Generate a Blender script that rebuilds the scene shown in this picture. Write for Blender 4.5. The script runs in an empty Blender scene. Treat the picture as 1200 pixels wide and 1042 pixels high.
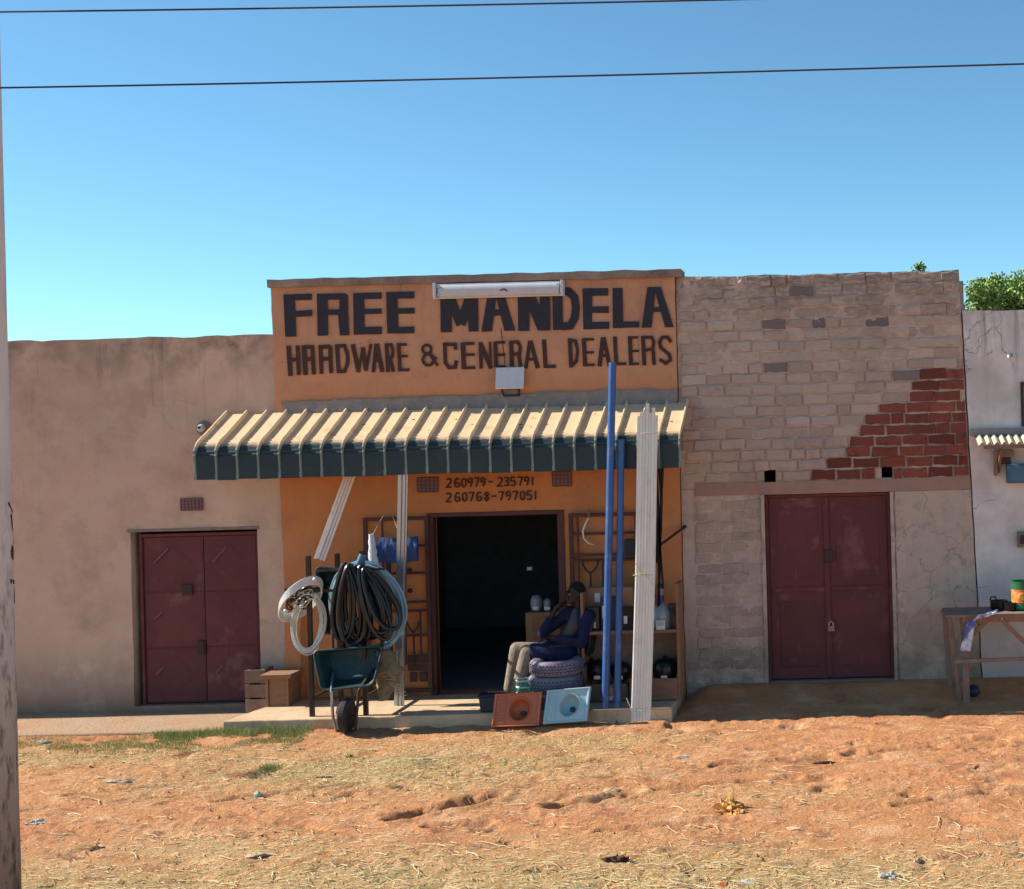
import bpy, bmesh, math, random
import numpy as np
from mathutils import Vector, Matrix, noise, Quaternion
random.seed(7); rng = np.random.default_rng(7)
SC = bpy.context.scene
COL = SC.collection
# ------------------------------------------------------------------ camera
ROLL = 0.026; FPX = 1600.0; PX, PY = 1000.0, 497.0; CAMX, CAMD, CAMZ = 4.0, 16.0, 3.15
cs, sn = math.cos(ROLL), math.sin(ROLL)
cam = bpy.data.cameras.new('camera'); camo = bpy.data.objects.new('camera', cam); COL.objects.link(camo)
cam.sensor_width = 36; cam.lens = FPX / 1200 * 36
cam.shift_x = (600 - PX) / 1200; cam.shift_y = -(521 - PY) / 1200
cam.clip_end = 3000; cam.clip_start = 0.1
camo.matrix_world = Matrix(((cs, sn, 0, CAMX), (0, 0, -1, -CAMD), (-sn, cs, 0, CAMZ), (0, 0, 0, 1)))
SC.camera = camo
# ------------------------------------------------------------------ light
SUN = Vector((-1.55, 0.07, 1.0)).normalized()
SC.world = bpy.data.worlds.new('World'); SC.world.use_nodes = True
nt = SC.world.node_tree; nt.nodes.clear()
wo = nt.nodes.new('ShaderNodeOutputWorld'); bg = nt.nodes.new('ShaderNodeBackground'); sky = nt.nodes.new('ShaderNodeTexSky')
sky.sky_type = 'NISHITA'; sky.sun_disc = False
sky.sun_elevation = math.asin(SUN.z); sky.sun_rotation = math.atan2(SUN.x, SUN.y)
sky.air_density = 0.9; sky.dust_density = 0.05; sky.ozone_density = 6.0; sky.altitude = 1500
bg.inputs['Strength'].default_value = 0.089
sm_ = nt.nodes.new('ShaderNodeMix'); sm_.data_type = 'RGBA'; sm_.blend_type = 'MULTIPLY'; sm_.inputs[0].default_value = 1.0; sm_.inputs[7].default_value = (0.88, 1.05, 0.89, 1)
nt.links.new(sky.outputs[0], sm_.inputs[6]); nt.links.new(sm_.outputs[2], bg.inputs[0]); nt.links.new(bg.outputs[0], wo.inputs[0])
sl = bpy.data.lights.new('sun', 'SUN'); sl.energy = 4.1; sl.angle = math.radians(0.5); sl.color = (1.0, 0.93, 0.82)
so = bpy.data.objects.new('sun', sl); COL.objects.link(so); so.rotation_euler = SUN.to_track_quat('Z', 'Y').to_euler(); so.location = (-10, 0, 20)
SC.view_settings.view_transform = 'Standard'; SC.view_settings.look = 'None'
SC.view_settings.exposure = 1.14; SC.view_settings.gamma = 1.0
SC.view_settings.use_curve_mapping = False

# ------------------------------------------------------------------ helpers
def W(px, py, Y):
    d = Y + CAMD; u = (px - PX) / FPX; v = -(py - PY) / FPX
    return Vector((CAMX + (u * cs + v * sn) * d, Y, CAMZ + (-u * sn + v * cs) * d))
def M(Y): return (Y + CAMD) / FPX      # metres per pixel of the photograph at depth Y

def mat(name, c1, c2=None, scale=4.0, rough=0.8, metal=0.0, bump=0.0, bscale=60.0, detail=6, c3=None, s3=1.2, f3=0.5,
        spec=0.4, rnd=0.0, contrast=0.25, trans=0.0, stretch=(1, 1, 1)):
    m = bpy.data.materials.new(name); m.use_nodes = True
    t = m.node_tree; N = t.nodes; L = t.links
    b = N['Principled BSDF']
    tc = N.new('ShaderNodeTexCoord'); oi = N.new('ShaderNodeObjectInfo')
    mp = N.new('ShaderNodeMapping'); mp.inputs['Scale'].default_value = stretch
    L.new(tc.outputs['Object'], mp.inputs['Vector'])
    if rnd:
        cb = N.new('ShaderNodeMath'); cb.operation = 'MULTIPLY'; cb.inputs[1].default_value = 37.0
        L.new(oi.outputs['Random'], cb.inputs[0]); L.new(cb.outputs[0], mp.inputs['Location'])
    def noise_node(s, d=detail, r=0.6):
        n = N.new('ShaderNodeTexNoise'); n.inputs['Scale'].default_value = s; n.inputs['Detail'].default_value = d
        n.inputs['Roughness'].default_value = r; L.new(mp.outputs[0], n.inputs['Vector']); return n
    def ramp(src, lo, hi):
        r = N.new('ShaderNodeMapRange'); r.inputs[1].default_value = lo; r.inputs[2].default_value = hi; L.new(src, r.inputs[0]); return r.outputs[0]
    def mix(fac, a, bb):
        x = N.new('ShaderNodeMix'); x.data_type = 'RGBA'
        if isinstance(fac, float): x.inputs[0].default_value = fac
        else: L.new(fac, x.inputs[0])
        for i, q in ((6, a), (7, bb)):
            if isinstance(q, tuple): x.inputs[i].default_value = (*q, 1)
            else: L.new(q, x.inputs[i])
        return x.outputs[2]
    if c2 is None: c2 = tuple(c * 0.75 for c in c1)
    n1 = noise_node(scale)
    col = mix(ramp(n1.outputs[0], 0.5 - contrast, 0.5 + contrast), c1, c2)
    if c3:
        n3 = noise_node(s3, 8, 0.65)
        col = mix(ramp(n3.outputs[0], f3, f3 + 0.18), col, c3)
    if rnd:
        hs = N.new('ShaderNodeHueSaturation'); r = N.new('ShaderNodeMapRange'); r.inputs[3].default_value = 1 - rnd; r.inputs[4].default_value = 1 + rnd
        L.new(oi.outputs['Random'], r.inputs[0]); L.new(r.outputs[0], hs.inputs['Value']); L.new(col, hs.inputs['Color']); col = hs.outputs[0]
    L.new(col, b.inputs['Base Color'])
    b.inputs['Roughness'].default_value = rough; b.inputs['Metallic'].default_value = metal
    b.inputs['Specular IOR Level'].default_value = spec
    if trans: b.inputs['Transmission Weight'].default_value = trans
    if bump:
        nb = noise_node(bscale, 8, 0.7); bp = N.new('ShaderNodeBump'); bp.inputs['Strength'].default_value = 1.0
        bp.inputs['Distance'].default_value = bump; L.new(nb.outputs[0], bp.inputs['Height']); L.new(bp.outputs[0], b.inputs['Normal'])
    m['h'] = 1
    m_nodes[name] = (t, mp, mix, ramp, noise_node, col, b, tc)
    return m
m_nodes = {}
def relink(name, newcol):
    t, mp, mix, ramp, nn, col, b, tc = m_nodes[name]; t.links.new(newcol, b.inputs['Base Color'])
    m_nodes[name] = (t, mp, mix, ramp, nn, newcol, b, tc)

class MB:
    def __init__(s): s.v = []; s.f = []; s.smooth = False
    def add(s, vs, fs):
        o = len(s.v); s.v += [tuple(p) for p in vs]; s.f += [tuple(i + o for i in f) for f in fs]; return s
    def box(s, x0, x1, y0, y1, z0, z1):
        vs = [(x, y, z) for z in (z0, z1) for y in (y0, y1) for x in (x0, x1)]
        return s.add(vs, [(0, 2, 3, 1), (4, 5, 7, 6), (0, 1, 5, 4), (2, 6, 7, 3), (0, 4, 6, 2), (1, 3, 7, 5)])
    def bar(s, a, b, w, h, up=(0, 0, 1)):
        a = Vector(a); b = Vector(b); d = (b - a).normalized(); up = Vector(up)
        if abs(d.dot(up)) > 0.98: up = Vector((0, 1, 0))
        r = d.cross(up).normalized() * w / 2; u = r.cross(d).normalized() * h / 2
        vs = [p + i * r + j * u for p in (a, b) for i, j in ((-1, -1), (1, -1), (1, 1), (-1, 1))]
        return s.add(vs, [(0, 1, 2, 3), (7, 6, 5, 4), (0, 4, 5, 1), (1, 5, 6, 2), (2, 6, 7, 3), (3, 7, 4, 0)])
    def tube(s, pts, r, n=8, closed=False, cap=True):
        pts = [Vector(p) for p in pts]; m = len(pts); vs = []; fs = []
        rr = r if isinstance(r, (list, tuple)) else [r] * m
        prev = None
        for i, p in enumerate(pts):
            if closed: d = pts[(i + 1) % m] - pts[i - 1]
            else: d = pts[min(i + 1, m - 1)] - pts[max(i - 1, 0)]
            d = d.normalized() if d.length > 1e-9 else Vector((0, 0, 1))
            if prev is None:
                a = Vector((0, 0, 1)) if abs(d.z) < 0.9 else Vector((0, 1, 0))
                x = d.cross(a).normalized()
            else: x = (prev - d * prev.dot(d)).normalized()
            prev = x; y = d.cross(x)
            vs += [p + (x * math.cos(2 * math.pi * k / n) + y * math.sin(2 * math.pi * k / n)) * rr[i] for k in range(n)]
        for i in range(m if closed else m - 1):
            j = (i + 1) % m
            fs += [(i * n + k, i * n + (k + 1) % n, j * n + (k + 1) % n, j * n + k) for k in range(n)]
        if cap and not closed: fs += [tuple(range(n))[::-1], tuple((m - 1) * n + k for k in range(n))]
        s.smooth = True
        return s.add(vs, fs)
    def lathe(s, prof, c, n=20, axis='z', sx=1, sy=1):
        c = Vector(c); vs = []; fs = []; m = len(prof)
        for r, h in prof:
            for k in range(n):
                a = 2 * math.pi * k / n; q = (r * math.cos(a) * sx, r * math.sin(a) * sy, h)
                if axis == 'x': q = (q[2], q[0], q[1])
                if axis == 'y': q = (q[0], q[2], q[1])
                vs.append(c + Vector(q))
        for i in range(m - 1):
            fs += [(i * n + k, i * n + (k + 1) % n, (i + 1) * n + (k + 1) % n, (i + 1) * n + k) for k in range(n)]
        fs += [tuple(range(n))[::-1], tuple((m - 1) * n + k for k in range(n))]
        s.smooth = True
        return s.add(vs, fs)
    def prism(s, poly, off):
        n = len(poly); off = Vector(off); a = [Vector(p) for p in poly]; b = [p + off for p in a]
        return s.add(a + b, [tuple(range(n)), tuple(range(2 * n - 1, n - 1, -1))] + [(i, i + n, (i + 1) % n + n, (i + 1) % n) for i in range(n)])
    def ell(s, c, r, rot=None, nu=14, nv=10):
        c = Vector(c); vs = []; fs = []
        for j in range(1, nv):
            th = math.pi * j / nv
            for i in range(nu):
                ph = 2 * math.pi * i / nu; p = Vector((r[0] * math.sin(th) * math.cos(ph), r[1] * math.sin(th) * math.sin(ph), r[2] * math.cos(th)))
                if rot: p = rot @ p
                vs.append(c + p)
        t = Vector((0, 0, r[2])); bt = -t
        if rot: t = rot @ t; bt = rot @ bt
        vs += [c + t, c + bt]; k = len(vs)
        for j in range(nv - 2):
            fs += [(j * nu + i, (j + 1) * nu + i, (j + 1) * nu + (i + 1) % nu, j * nu + (i + 1) % nu) for i in range(nu)]
        fs += [(k - 2, i, (i + 1) % nu) for i in range(nu)] + [(k - 1, (nv - 2) * nu + (i + 1) % nu, (nv - 2) * nu + i) for i in range(nu)]
        s.smooth = True
        return s.add(vs, fs)
    def mesh(s, name):
        me = bpy.data.meshes.new(name); me.from_pydata(s.v, [], s.f); me.update()
        bm = bmesh.new(); bm.from_mesh(me); bmesh.ops.recalc_face_normals(bm, faces=bm.faces); bm.to_mesh(me); bm.free()
        if s.smooth:
            for p in me.polygons: p.use_smooth = len(p.vertices) < 7
        return me
    def build(s, name, m, parent=None, bevel=0, origin=None):
        me = s.mesh(name); me.materials.append(m)
        o = bpy.data.objects.new(name, me); COL.objects.link(o)
        if origin is not None:
            me.transform(Matrix.Translation(-Vector(origin))); o.location = origin
        setp(o, parent)
        if bevel:
            b = o.modifiers.new('bevel', 'BEVEL'); b.width = bevel; b.segments = 2; b.limit_method = 'ANGLE'; b.angle_limit = 0.7
        if s.smooth:
            try: me.set_sharp_from_angle(angle=0.7)
            except Exception: pass
        return o
WLOC = {}
def wloc(o):
    p = Vector((0, 0, 0)); 
    while o: p += Vector(o.location) ; o = None if not o.parent else o.parent
    return p
def setp(o, parent):
    if parent is None: return
    o.parent = parent
    # world position of the parent (all parents are unrotated when parts are made)
    w = world_of(parent); o.matrix_parent_inverse = Matrix.Translation(-w)
def world_of(o):
    if o.parent is None: return Vector(o.location)
    return world_of(o.parent) + o.matrix_parent_inverse.translation + Vector(o.location)
def tag(o, label=None, cat=None, group=None, kind=None):
    if label: o['label'] = label
    if cat: o['category'] = cat
    if group: o['group'] = group
    if kind: o['kind'] = kind
    return o
def thing(name, label, cat, loc, group=None):
    e = bpy.data.objects.new(name, None); COL.objects.link(e); e.location = loc; e.empty_display_size = 0.1
    return tag(e, label, cat, group)
def nz(x, y, z=0.0): return noise.noise(Vector((x, y, z)))
def smooth(a, b, x):
    t = min(1, max(0, (x - a) / (b - a))); return t * t * (3 - 2 * t)

# ------------------------------------------------------------------ materials
M_left = mat('tan_plaster', (0.67, 0.47, 0.345), (0.57, 0.385, 0.28), 1.3, 0.9, bump=0.012, bscale=9, c3=(0.66, 0.50, 0.39), s3=0.8, f3=0.55)
M_orange = mat('orange_paint', (0.60, 0.225, 0.075), (0.51, 0.18, 0.055), 1.6, 0.75, bump=0.006, bscale=12, c3=(0.50, 0.235, 0.10), s3=1.1, f3=0.55)
M_grey_cement = mat('grey_cement', (0.30, 0.27, 0.26), (0.19, 0.17, 0.165), 6, 0.95, bump=0.02, bscale=22)
M_coping = mat('coping_cement', (0.40, 0.30, 0.24), (0.17, 0.12, 0.10), 3, 0.95, bump=0.02, bscale=14)
M_mortar = mat('mortar', (0.64, 0.485, 0.39), (0.52, 0.385, 0.31), 5, 0.95, bump=0.02, bscale=30, c3=(0.68, 0.53, 0.46), s3=2.5, f3=0.52)
M_bgrey = mat('limewashed_brick', (0.55, 0.415, 0.335), (0.44, 0.325, 0.26), 9, 0.95, bump=0.01, bscale=40, rnd=0.12, c3=(0.62, 0.48, 0.41), s3=4, f3=0.58)
M_bcream = mat('mortar_smeared_brick', (0.61, 0.47, 0.385), (0.52, 0.395, 0.32), 9, 0.95, bump=0.012, bscale=30, rnd=0.08, c3=(0.36, 0.27, 0.235), s3=4, f3=0.58)
M_bdark = mat('dark_brick', (0.25, 0.20, 0.19), (0.17, 0.14, 0.135), 9, 0.95, bump=0.01, bscale=40, rnd=0.15)
M_bred = mat('red_brick', (0.38, 0.10, 0.066), (0.25, 0.062, 0.043), 10, 0.9, bump=0.02, bscale=45, rnd=0.33, c3=(0.42, 0.22, 0.17), s3=5, f3=0.62)
M_lintel = mat('lintel_concrete', (0.40, 0.24, 0.19), (0.32, 0.19, 0.15), 5, 0.95, bump=0.012, bscale=20)
M_render = mat('rough_render', (0.58, 0.45, 0.365), (0.47, 0.365, 0.30), 3, 0.95, bump=0.03, bscale=10, c3=(0.33, 0.26, 0.215), s3=4, f3=0.6)
M_white = mat('white_wall', (0.76, 0.71, 0.68), (0.66, 0.61, 0.58), 2, 0.9, bump=0.01, bscale=12, c3=(0.74, 0.71, 0.70), s3=1.6, f3=0.55)
M_maroon = mat('maroon_door_paint', (0.155, 0.036, 0.036), (0.10, 0.026, 0.027), 2.2, 0.7, bump=0.008, bscale=9, c3=(0.24, 0.10, 0.085), s3=2.6, f3=0.56, rnd=0.08)
M_mframe = mat('maroon_frame_paint', (0.10, 0.032, 0.028), (0.065, 0.022, 0.02), 6, 0.6)
M_mscratch = mat('faded_maroon', (0.24, 0.11, 0.105), (0.14, 0.05, 0.05), 30, 0.8)
M_jamb = mat('jamb_plaster', (0.33, 0.25, 0.20), (0.20, 0.15, 0.12), 8, 0.95, bump=0.015, bscale=30)
M_slab = mat('porch_concrete', (0.64, 0.475, 0.30), (0.54, 0.39, 0.25), 3, 0.9, bump=0.005, bscale=40)
M_path = mat('path_earth', (0.47, 0.32, 0.20), (0.38, 0.25, 0.155), 4, 0.95, bump=0.02, bscale=20)
M_letter = mat('black_sign_paint', (0.018, 0.017, 0.028), (0.03, 0.026, 0.036), 14, 0.7)
M_letter2 = mat('brown_sign_paint', (0.045, 0.018, 0.016), (0.07, 0.028, 0.02), 14, 0.75)
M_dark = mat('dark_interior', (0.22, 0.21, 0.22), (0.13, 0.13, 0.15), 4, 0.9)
M_black = mat('black_plastic', (0.006, 0.006, 0.007), (0.011, 0.011, 0.012), 8, 0.32, spec=0.5)
M_rubber = mat('tyre_rubber', (0.02, 0.02, 0.022), (0.035, 0.032, 0.03), 12, 0.75)
M_iron = mat('dark_iron', (0.045, 0.032, 0.03), (0.07, 0.04, 0.03), 12, 0.6, metal=0.4)
M_galv = mat('galvanised_steel', (0.45, 0.52, 0.62), (0.36, 0.42, 0.52), 10, 0.25, metal=0.9, stretch=(1, 1, 0.1))
M_pvc = mat('white_pvc', (0.78, 0.74, 0.68), (0.68, 0.63, 0.57), 3, 0.45, rnd=0.06)
M_bluepipe = mat('blue_pvc', (0.04, 0.12, 0.33), (0.03, 0.085, 0.26), 4, 0.35, c3=(0.16, 0.18, 0.32), s3=3, f3=0.62)
M_wire = mat('pale_wire', (0.72, 0.72, 0.68), (0.55, 0.56, 0.52), 20, 0.4, metal=0.3)
M_bluehose = mat('pale_blue_hose', (0.30, 0.46, 0.52), (0.20, 0.34, 0.42), 20, 0.3)
M_barrow = mat('wheelbarrow_green', (0.010, 0.042, 0.045), (0.008, 0.033, 0.036), 4, 0.5, c3=(0.018, 0.055, 0.055), s3=4, f3=0.55)
M_sticker = mat('pale_sticker', (0.42, 0.50, 0.40), (0.36, 0.44, 0.36), 8, 0.6)
M_tarp = mat('blue_tarp', (0.03, 0.07, 0.22), (0.02, 0.05, 0.17), 9, 0.5, bump=0.01, bscale=20)
M_whitebag = mat('white_plastic', (0.75, 0.75, 0.75), (0.6, 0.6, 0.62), 20, 0.5, bump=0.01, bscale=30)
M_panorange = mat('terracotta_plastic', (0.48, 0.14, 0.06), (0.42, 0.12, 0.05), 6, 0.35)
M_panblue = mat('pale_blue_plastic', (0.36, 0.54, 0.60), (0.32, 0.48, 0.55), 6, 0.35)
M_tyrewrap = mat('grey_tyre', (0.24, 0.20, 0.25), (0.16, 0.14, 0.18), 14, 0.6)
M_net = mat('green_net', (0.03, 0.28, 0.13), (0.05, 0.35, 0.2), 14, 0.6)
M_netw = mat('white_net', (0.62, 0.64, 0.58), (0.5, 0.52, 0.48), 14, 0.6)
M_navy = mat('navy_plastic', (0.012, 0.018, 0.04), (0.02, 0.025, 0.05), 8, 0.5)
M_wood = mat('plank_wood', (0.33, 0.17, 0.095), (0.22, 0.11, 0.06), 6, 0.8, bump=0.004, bscale=40, stretch=(1, 1, 6))
M_oldwood = mat('old_grey_wood', (0.27, 0.185, 0.135), (0.16, 0.105, 0.08), 7, 0.9, bump=0.008, bscale=40, rnd=0.15)
M_card = mat('cardboard', (0.36, 0.20, 0.11), (0.30, 0.165, 0.09), 4, 0.9)
M_tag = mat('white_tag', (0.75, 0.78, 0.78), (0.6, 0.63, 0.65), 30, 0.7)
M_bluetag = mat('blue_label', (0.06, 0.10, 0.42), (0.05, 0.08, 0.3), 30, 0.6)
M_pink = mat('pink_label', (0.55, 0.30, 0.34), (0.5, 0.3, 0.36), 30, 0.6)
M_jar = mat('clear_grey_plastic', (0.30, 0.34, 0.36), (0.24, 0.27, 0.30), 9, 0.15, spec=0.6)
M_skin = mat('dark_skin', (0.025, 0.013, 0.009), (0.018, 0.010, 0.007), 9, 0.5)
M_hair = mat('black_hair', (0.008, 0.007, 0.007), (0.012, 0.01, 0.01), 60, 0.9, bump=0.01, bscale=120)
M_shirt = mat('blue_shirt', (0.010, 0.014, 0.065), (0.007, 0.009, 0.04), 9, 0.9, bump=0.03, bscale=9)
M_vest = mat('grey_undershirt', (0.075, 0.075, 0.075), (0.05, 0.05, 0.055), 9, 0.9)
M_trouser = mat('khaki_trousers', (0.30, 0.24, 0.18), (0.22, 0.17, 0.13), 9, 0.95, bump=0.03, bscale=10)
M_shoe = mat('dark_shoe', (0.02, 0.016, 0.014), (0.03, 0.02, 0.018), 9, 0.5)
M_eye = mat('eye_white', (0.6, 0.58, 0.55), (0.5, 0.48, 0.45), 9, 0.3)
M_lampwhite = mat('lamp_housing_white', (0.62, 0.63, 0.66), (0.5, 0.5, 0.54), 12, 0.5)
M_tube = mat('frosted_tube_cover', (0.55, 0.56, 0.60), (0.46, 0.47, 0.52), 5, 0.3, stretch=(1, 1, 1))
M_straw = mat('dry_straw', (0.62, 0.47, 0.27), (0.45, 0.32, 0.17), 3, 0.9)
M_drygrass = mat('dry_grass', (0.46, 0.40, 0.15), (0.34, 0.30, 0.11), 2, 0.9)
M_grass = mat('green_grass', (0.22, 0.28, 0.07), (0.34, 0.34, 0.12), 2, 0.85)
M_leaf = mat('tree_leaves', (0.15, 0.24, 0.05), (0.25, 0.34, 0.09), 1.6, 0.6)
M_bark = mat('bark', (0.10, 0.07, 0.05), (0.06, 0.04, 0.03), 6, 0.9)
M_polemat = mat('weathered_pole_paint', (0.72, 0.60, 0.54), (0.60, 0.48, 0.42), 4, 0.85, bump=0.006, bscale=25, c3=(0.16, 0.10, 0.08), s3=6, f3=0.6, stretch=(1, 1, 0.45))
M_cable = mat('black_cable', (0.02, 0.025, 0.04), (0.03, 0.03, 0.045), 3, 0.6)
M_yellow = mat('yellow_plastic_bag', (0.68, 0.36, 0.10), (0.55, 0.25, 0.06), 14, 0.6, bump=0.01, bscale=30)
M_zinc = mat('corrugated_zinc', (0.60, 0.50, 0.36), (0.45, 0.36, 0.26), 6, 0.6, metal=0.2, c3=(0.7, 0.58, 0.4), s3=3)
M_airbrick = mat('terracotta_airbrick', (0.24, 0.07, 0.06), (0.17, 0.05, 0.045), 10, 0.9)
M_bucketred = mat('red_bucket_print', (0.55, 0.04, 0.03), (0.6, 0.25, 0.05), 11, 0.5, contrast=0.12)
M_bucketgreen = mat('green_bucket', (0.02, 0.14, 0.05), (0.015, 0.10, 0.04), 8, 0.45)
M_bluebox = mat('blue_metal_box', (0.06, 0.16, 0.26), (0.05, 0.12, 0.20), 8, 0.5)
M_sack = mat('khaki_sack', (0.28, 0.23, 0.14), (0.16, 0.13, 0.08), 16, 0.9, bump=0.02, bscale=24)
M_awn = mat('awning_green_paint', (0.016, 0.038, 0.044), (0.012, 0.028, 0.034), 4, 0.5, bump=0.002, bscale=20)
M_rib = mat('awning_rib_paint', (0.22, 0.28, 0.25), (0.14, 0.18, 0.17), 5, 0.5)
M_under = mat('awning_underside', (0.05, 0.06, 0.06), None, 5, 0.6)

# dust lying on the upper slope of the awning
def dusty(name, z0, z1, dust, dark):
    t, mp, mix, ramp, nn, col, b, tc = m_nodes[name]
    g = t.nodes.new('ShaderNodeNewGeometry'); sp = t.nodes.new('ShaderNodeSeparateXYZ'); t.links.new(g.outputs['Position'], sp.inputs[0])
    n = nn(22); a = t.nodes.new('ShaderNodeMath'); a.operation = 'MULTIPLY_ADD'; a.inputs[1].default_value = 0.05
    t.links.new(n.outputs[0], a.inputs[0]); t.links.new(sp.outputs['Z'], a.inputs[2])
    f = ramp(a.outputs[0], z0 + 0.025, z1 + 0.025)
    n2 = nn(7, 8); d2 = mix(ramp(n2.outputs[0], 0.55, 0.75), dust, dark)
    relink(name, mix(f, col, d2))
dusty('awning_green_paint', 3.075, 3.13, (0.74, 0.505, 0.30), (0.50, 0.32, 0.18))
dusty('awning_rib_paint', 3.03, 3.13, (0.74, 0.56, 0.37), (0.5, 0.34, 0.2))

def stain(name, specs):
    """stains, given as world-z bands broken by noise: (z0, z1, colour, noise scale, threshold, stretch z)"""
    t, mp, mix, ramp, nn, col, b, tc = m_nodes[name]
    g = t.nodes.new('ShaderNodeNewGeometry'); sp = t.nodes.new('ShaderNodeSeparateXYZ'); t.links.new(g.outputs['Position'], sp.inputs[0])
    for z0, z1, c, s, th, amt in specs:
        r = ramp(sp.outputs['Z'], z0, z1)
        n = nn(s, 8, 0.65)
        m1 = t.nodes.new('ShaderNodeMath'); m1.operation = 'MULTIPLY'; t.links.new(r, m1.inputs[0])
        t.links.new(ramp(n.outputs[0], th, th + 0.2), m1.inputs[1])
        m2 = t.nodes.new('ShaderNodeMath'); m2.operation = 'MULTIPLY'; m2.inputs[1].default_value = amt; t.links.new(m1.outputs[0], m2.inputs[0])
        col = mix(m2.outputs[0], col, c)
    relink(name, col)
def drips(name, z0, z1, c, th, amt, sx=9.0, sz=0.6):
    t, mp, mix, ramp, nn, col, b, tc = m_nodes[name]
    g = t.nodes.new('ShaderNodeNewGeometry'); sp = t.nodes.new('ShaderNodeSeparateXYZ'); t.links.new(g.outputs['Position'], sp.inputs[0])
    m2_ = t.nodes.new('ShaderNodeMapping'); m2_.inputs['Scale'].default_value = (sx, sx, sz); t.links.new(g.outputs['Position'], m2_.inputs['Vector'])
    n = t.nodes.new('ShaderNodeTexNoise'); n.inputs['Scale'].default_value = 1.0; n.inputs['Detail'].default_value = 7; n.inputs['Roughness'].default_value = .7; t.links.new(m2_.outputs[0], n.inputs['Vector'])
    m1 = t.nodes.new('ShaderNodeMath'); m1.operation = 'MULTIPLY'; t.links.new(ramp(sp.outputs['Z'], z0, z1), m1.inputs[0]); t.links.new(ramp(n.outputs[0], th, th + .15), m1.inputs[1])
    m3 = t.nodes.new('ShaderNodeMath'); m3.operation = 'MULTIPLY'; m3.inputs[1].default_value = amt; t.links.new(m1.outputs[0], m3.inputs[0])
    relink(name, mix(m3.outputs[0], col, c))
def cracks(name, c, s=1.1, w=0.006, amt=.8, th=.52):
    t, mp, mix, ramp, nn, col, b, tc = m_nodes[name]
    nz_ = nn(3, 6); ad = t.nodes.new('ShaderNodeMixRGB'); ad.blend_type = 'ADD'; ad.inputs[0].default_value = .35
    t.links.new(mp.outputs[0], ad.inputs[1]); t.links.new(nz_.outputs['Color'], ad.inputs[2])
    v = t.nodes.new('ShaderNodeTexVoronoi'); v.feature = 'DISTANCE_TO_EDGE'; v.inputs['Scale'].default_value = s; t.links.new(ad.outputs[0], v.inputs['Vector'])
    n = nn(.9, 3); m1 = t.nodes.new('ShaderNodeMath'); m1.operation = 'MULTIPLY'; t.links.new(ramp(v.outputs['Distance'], w, 0.0), m1.inputs[0]); t.links.new(ramp(n.outputs[0], th, th + .05), m1.inputs[1])
    m3 = t.nodes.new('ShaderNodeMath'); m3.operation = 'MULTIPLY'; m3.inputs[1].default_value = amt; t.links.new(m1.outputs[0], m3.inputs[0])
    relink(name, mix(m3.outputs[0], col, c))
stain('tan_plaster', [(3.8, 4.3, (0.12, 0.09, 0.08), 2.6, 0.42, 0.9), (0.9, -0.1, (0.15, 0.10, 0.08), 2.5, 0.3, 0.75), (2.0, 4.3, (0.38, 0.26, 0.20), 0.7, 0.4, 0.6), (2.2, 1.0, (0.50, 0.42, 0.34), 0.9, 0.5, 0.5)])
stain('orange_paint', [(3.3, 4.0, (0.56, 0.285, 0.165), 0.9, 0.15, 0.9), (4.4, 5.1, (0.36, 0.17, 0.11), 1.6, 0.4, 0.6), (0.5, 0.0, (0.20, 0.09, 0.05), 3.0, 0.4, 0.7)])
stain('white_wall', [(3.2, 4.6, (0.22, 0.20, 0.19), 1.7, 0.5, 0.9), (1.2, 0.0, (0.33, 0.27, 0.23), 2.2, 0.4, 0.8)])
stain('mortar', [(4.2, 4.9, (0.17, 0.145, 0.14), 2.2, 0.4, 0.8), (0.8, 0.1, (0.17, 0.13, 0.11), 2.2, 0.35, 0.85)])
stain('tan_plaster', [(-1.0, 0.0, (0.36, 0.245, 0.19), 1.7, 0.48, 0.6), (-1.0, 0.0, (0.70, 0.56, 0.45), 3.1, 0.58, 0.5), (0.35, 0.0, (0.30, 0.13, 0.07), 3.5, 0.25, 0.6)])
drips('tan_plaster', 2.6, 4.4, (0.20, 0.15, 0.125), 0.56, .7); drips('orange_paint', 3.3, 5.1, (0.25, 0.12, 0.08), 0.56, .6); drips('white_wall', 2.8, 4.6, (0.20, 0.18, 0.17), 0.52, .85)
drips('orange_paint', 2.6, 0.0, (0.30, 0.11, 0.045), 0.55, .5); drips('maroon_door_paint', -1.0, 0.0, (0.26, 0.13, 0.11), 0.62, .45, 14, 1.2); drips('rough_render', 2.4, 0.0, (0.26, 0.20, 0.16), 0.52, .6)
stain('orange_paint', [(-1.0, 0.0, (0.38, 0.17, 0.10), 2.8, 0.5, 0.55), (-1.0, 0.0, (0.66, 0.34, 0.19), 1.3, 0.55, 0.4)])
stain('white_wall', [(-1.0, 0.0, (0.45, 0.41, 0.385), 1.5, 0.4, 0.7)])
cracks('tan_plaster', (0.20, 0.14, 0.11), 0.55, .003, .4); cracks('rough_render', (0.12, 0.09, 0.08), 1.6, .008, .8, .45); cracks('white_wall', (0.14, 0.12, 0.11), 0.8, .006, .8, .46); cracks('orange_paint', (0.2, 0.09, 0.05), 0.7, .004, .7, .54); cracks('porch_concrete', (0.15, 0.11, 0.08), 1.2, .006, .8, .45)
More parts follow.
